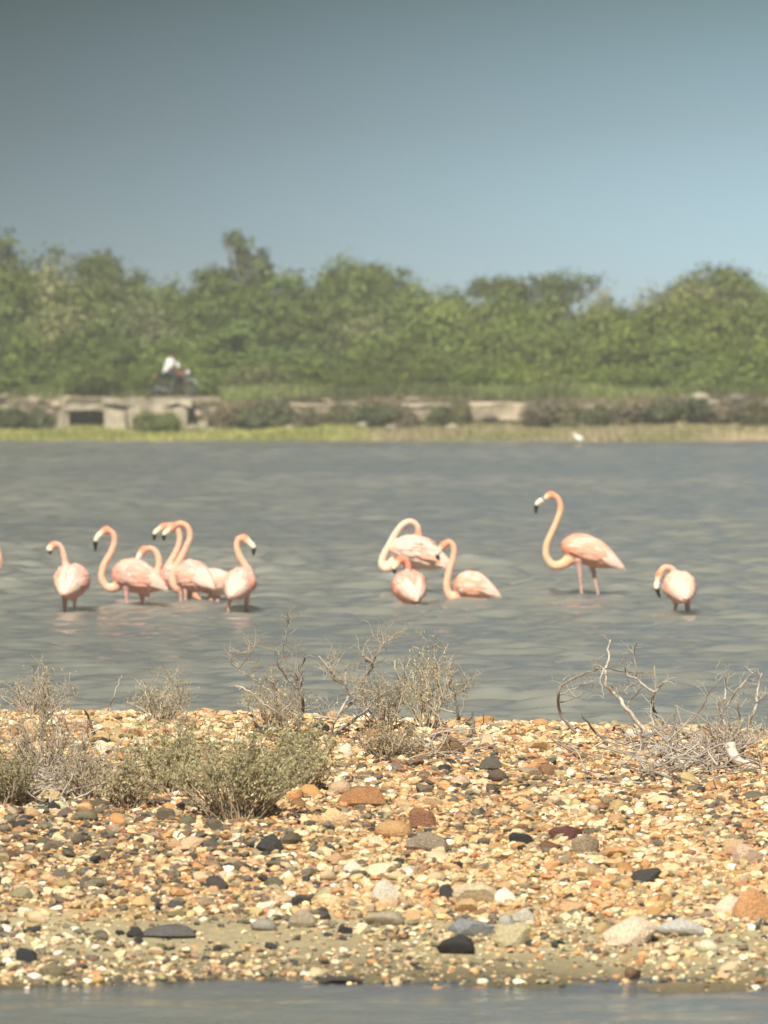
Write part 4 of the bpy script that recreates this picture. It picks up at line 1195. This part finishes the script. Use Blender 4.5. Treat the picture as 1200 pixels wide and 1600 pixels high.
dead_shrub('bleached forked branches at the right picture edge', (1150, 1150), [
    (Z5([(985, 520), (965, 475), (945, 430), (948, 365)]), .012, PL), (Z5([(975, 400), (980, 310), (981, 250)]), .009, PL), (Z5([(980, 420), (1000, 385), (1040, 325), (1090, 270), (1138, 225)]), .010, PL),
    (Z5([(1080, 540), (1090, 515), (1125, 450), (1140, 390), (1150, 310), (1167, 240)]), .015, PL), (Z5([(1055, 530), (1053, 480), (1045, 420), (1045, 350)]), .008, PL), (Z5([(820, 470), (865, 405), (890, 350), (932, 288)]), .006, GR), (Z5([(1140, 400), (1165, 375), (1205, 345)]), .006, PL)], 77, 5, .10, (.46, .42, .36))
dead_shrub('thin pale stalk leaning right on the ridge near the left edge', (168, 1115), [(Z6([(680, 300), (690, 260), (712, 190), (740, 110), (762, 60)]), .006, PL)], 78, 0)
dead_shrub('dark leaning stub on the left part of the ridge', (148, 1160), [(Z6([(605, 480), (575, 390), (552, 320), (528, 272)]), .015, (.20, .17, .15)), (Z6([(590, 455), (640, 440), (690, 470)]), .008, DK)], 79, 0)
dead_shrub('tall dark twig leaning right behind the sage bush', (270, 1180), [(Z6([(1070, 540), (1110, 450), (1150, 350), (1195, 180)]), .009, (.22, .19, .15)), (Z6([(1150, 340), (1130, 240), (1100, 90)]), .005, GR), (Z6([(1130, 400), (1085, 330), (1060, 230), (1010, 170)]), .005, GR), (Z6([(1110, 200), (1085, 110), (1060, 85)]), .003, GR)], 80, 9, .12, (.36, .31, .22))

def log(label, pts, D, rad, c, seed):
    r = random.Random(seed)
    P = lift_path(pts, D, r, .06)
    s = spline(P, 14)
    s[:, 2] += np.array([r.gauss(0, .004) for _ in range(14)])
    g = Geo(); g.tube(s, np.interp(np.linspace(0, 1, 14), [0, .3, 1], [rad, rad * .95, rad * .65]), c, 9)
    me = g.mesh('driftwood', tuple(P[0]))
    o = link('driftwood', me, None, M_twig); o.location = P[0]
    tag(o, label, 'driftwood')
for lb, base_px, pts, rad, c, sd_ in (
    ('pale horizontal driftwood branch under the large bare shrub', (1050, 1176), Z5([(565, 630), (650, 642), (720, 632), (800, 607), (845, 588)]), .014, PL, 81),
    ('thick bleached curved driftwood log at the right', (1165, 1202), Z5([(1000, 610), (1028, 680), (1080, 716), (1140, 742)]), .030, (.56, .50, .42), 82),
    ('short upright grey root stub below the twig heap', (1016, 1225), Z5([(590, 700), (598, 780), (600, 862)]), .014, (.30, .24, .20), 83),
    ('pale stick lying on the stones below the left twigs', (60, 1268), Z6([(40, 915), (130, 905), (250, 900), (310, 880)]), .006, PL, 84),
    ('short pale stick leaning below the left twigs', (112, 1264), Z6([(400, 840), (430, 880), (470, 915)]), .006, PL, 85)):
    log(lb, pts, on_spit(*base_px).y, rad, c, sd_)

def twig_heap(label, px0, px1, py0, py1, n, seed):
    """a tangle of loose grey twigs lying on the stones"""
    r = random.Random(seed)
    b = on_spit((px0 + px1) / 2, (py0 + py1) / 2)
    g = Geo()
    for _ in range(n):
        t = r.gauss(.55, .25); px = px0 + (px1 - px0) * t; py = py0 + (py1 - py0) * (.5 + r.gauss(0, .24))
        p = on_spit(min(px1, max(px0, px)), min(py1, max(py0, py)))
        a = r.uniform(0, math.pi); L = r.uniform(.08, .32)
        d = np.array([math.cos(a), math.sin(a) * .7, r.uniform(-.05, .55)])
        q = np.array(p) + np.array([0, 0, r.uniform(.0, .05)])
        pts = [q]
        for k in range(4):
            d = d + np.array([r.gauss(0, .25), r.gauss(0, .25), r.gauss(0, .18)]); d /= np.linalg.norm(d)
            pts.append(pts[-1] + d * L / 4)
        rad = r.uniform(.002, .0065)
        g.tube(pts, np.linspace(rad, rad * .5, 5), np.array(r.choice([GR, PL, (.40, .33, .27), (.24, .20, .17)])) * r.uniform(.8, 1.15), 4)
    o = empty('twig_heap', b)
    tag(o, label, 'twigs', 'fallen twigs on the spit')
    t = g.build('twigs', M_twig, o, b); t['kind'] = 'stuff'
twig_heap('tangled heap of grey fallen twigs below the large bare shrub at the right', 915, 1190, 1150, 1235, 300, 91)
twig_heap('thin fallen twigs below the forked branches in the middle', 640, 735, 1150, 1200, 40, 92)
twig_heap('grey fallen twigs under the left twiggy bushes', -20, 190, 1170, 1270, 190, 93)

def leafy_bush(label, px, py, wpx, hpx, nst, leaves, leafc, twigc, seed, leaf=.0075, name='saltbush', lean=(0, 0), aspect=.42):
    """many thin stems from one root, each forking, with small leaves along the outer twigs"""
    r = random.Random(seed); rn = np.random.default_rng(seed)
    b = on_spit(px, py)
    k = b.y / F
    wd, ht = wpx * k / 2, hpx * k
    o = empty(name, b)
    tag(o, label, 'bush', 'living bushes on the spit')
    g = Geo(); tips = []
    for i in range(nst):
        a = r.uniform(0, 2 * math.pi); rr = r.random() ** .6
        end = np.array([math.cos(a) * wd * rr + lean[0] * ht, math.sin(a) * wd * .55 * rr + lean[1], ht * (1 - .45 * rr ** 2) * r.uniform(.6, 1.05)])
        p0 = np.array([math.cos(a) * wd * .3 * r.random(), math.sin(a) * wd * .25 * r.random(), -.02])
        mid = p0 * .5 + end * .5 + np.array([r.gauss(0, .03), r.gauss(0, .03), .08 * ht])
        s = spline([p0, mid, end], 8)
        s[1:] += np.array([[r.gauss(0, .006) for _ in range(3)] for _ in range(7)])
        g.tube(s, np.linspace(.0045, .0016, 8), np.array(twigc) * r.uniform(.7, 1.25), 4, False)
        tips.append(s)
        for j in range(4):
            q = s[r.randrange(2, 8)]
            d = np.array([r.gauss(0, .7), r.gauss(0, .6), r.uniform(.2, 1.1)]); d /= np.linalg.norm(d)
            L = r.uniform(.12, .34) * ht
            s2 = spline([q, q + d * L * .5 + np.array([r.gauss(0, .01) for _ in range(3)]), q + d * L], 5)
            g.tube(s2, np.linspace(.002, .001, 5), np.array(twigc) * r.uniform(.8, 1.3), 3, False)
            tips.append(s2)
    t = g.build('stems', M_twig, o); t['kind'] = 'stuff'
    if leaves:
        pk = rn.integers(0, len(tips), leaves)
        P = np.array([tips[i][r.randrange(len(tips[i]) // 2, len(tips[i]))] for i in pk]) + rn.normal(size=(leaves, 3)) * .011
        ax = rn.normal(size=(leaves, 3)) + np.array([0, 0, .9]); ax /= np.linalg.norm(ax, axis=1)[:, None]
        nn = np.cross(ax, rn.normal(size=(leaves, 3))); nn /= np.linalg.norm(nn, axis=1)[:, None]
        s = (leaf * rn.uniform(.6, 1.5, leaves))[:, None]
        V = np.stack([P - ax * s, P + nn * s * aspect, P + ax * s, P - nn * s * aspect], 1).reshape(-1, 3)
        crn = rn.random(len(tips))[pk]
        rnd = np.repeat(np.clip(.55 * crn + .45 * rn.random(leaves), 0, 1), 4)
        c = np.array(leafc) * (1 + rn.normal(size=(leaves, 1)) * .12) * (1 + rn.normal(size=(leaves, 3)) * .05)
        lf = link('foliage', mesh('foliage', V, np.arange(4 * leaves).reshape(-1, 4), np.repeat(np.clip(c, .01, .8), 4, 0), rnd, False), o, M_sage)
        lf['kind'] = 'stuff'
    return o
SAGE, SAGE2, DULL, TANL = (.375, .35, .19), (.41, .38, .21), (.38, .32, .19), (.46, .40, .24)
BT = (.34, .28, .19)
leafy_bush('dense sage green bush, largest on the left half of the spit', 372, 1278, 285, 140, 80, 8000, SAGE, BT, 101)
leafy_bush('sage green bush behind and left of the largest bush, paler', 262, 1240, 160, 115, 50, 4600, SAGE2, BT, 102)
leafy_bush('sage green bush right of the largest bush, at the foot of the bare shrub', 468, 1236, 150, 100, 44, 4200, SAGE, BT, 103)
leafy_bush('low dull bush at the left end of the sage bushes', 200, 1262, 110, 65, 36, 2400, DULL, BT, 104)
leafy_bush('thin greyish twiggy bush near the left edge, the taller of two', 70, 1215, 190, 140, 36, 1100, DULL, (.42, .35, .27), 105, .0065)
leafy_bush('dull olive scrub cut by the left picture edge', 10, 1258, 150, 85, 50, 3000, (.30, .27, .14), (.34, .28, .2), 106)
leafy_bush('sparse dry twiggy scrub between the left edge bush and the sage bushes', 140, 1250, 140, 80, 45, 1500, DULL, (.40, .33, .25), 107, .0065)
leafy_bush('tall feathery dry shrub rising over the ridge in the middle', 668, 1140, 120, 145, 24, 1500, TANL, (.48, .41, .30), 108, .0065)
leafy_bush('thin feathery dry sprays on the ridge between the forked branches', 600, 1142, 120, 90, 26, 900, TANL, (.42, .35, .26), 109, .006)
leafy_bush('dry thin sprays on the ridge behind the sage bushes', 250, 1130, 120, 75, 34, 900, TANL, (.42, .36, .27), 110, .006)
leafy_bush('dry thin sprays on the ridge near the left picture edge', 60, 1120, 130, 80, 28, 600, TANL, (.38, .32, .25), 111, .006)
leafy_bush('fine dry sprays around the trunk of the bare shrub', 430, 1140, 140, 80, 36, 1100, TANL, (.38, .32, .24), 112, .006)
leafy_bush('low grey dry tuft among the fallen twigs at the right', 1130, 1185, 150, 70, 70, 600, TANL, (.46, .40, .34), 113, .006)
leafy_bush('low dry tuft right of the white pebble near the ridge', 610, 1185, 120, 55, 50, 1500, DULL, (.36, .29, .21), 114, .006)

# ------------------------------------------------------------------ haze over the lagoon
g = Geo(); g.box((-950, -550, -2.6), (950, 1050, 11.5))
hz = g.build('haze', None, smooth=False)
m = bpy.data.materials.new('haze_air'); m.use_nodes = True
nt = m.node_tree; nt.nodes.clear()
o_ = nt.nodes.new('ShaderNodeOutputMaterial'); v = nt.nodes.new('ShaderNodeVolumePrincipled')
v.inputs['Color'].default_value = (0.94, 0.96, 0.88, 1)
v.inputs['Density'].default_value = 0.0008
v.inputs['Anisotropy'].default_value = 0.0
nt.links.new(v.outputs['Volume'], o_.inputs['Volume'])
hz.data.materials.append(m)
tag(hz, 'thin pale haze over the lagoon', None, None, 'stuff')
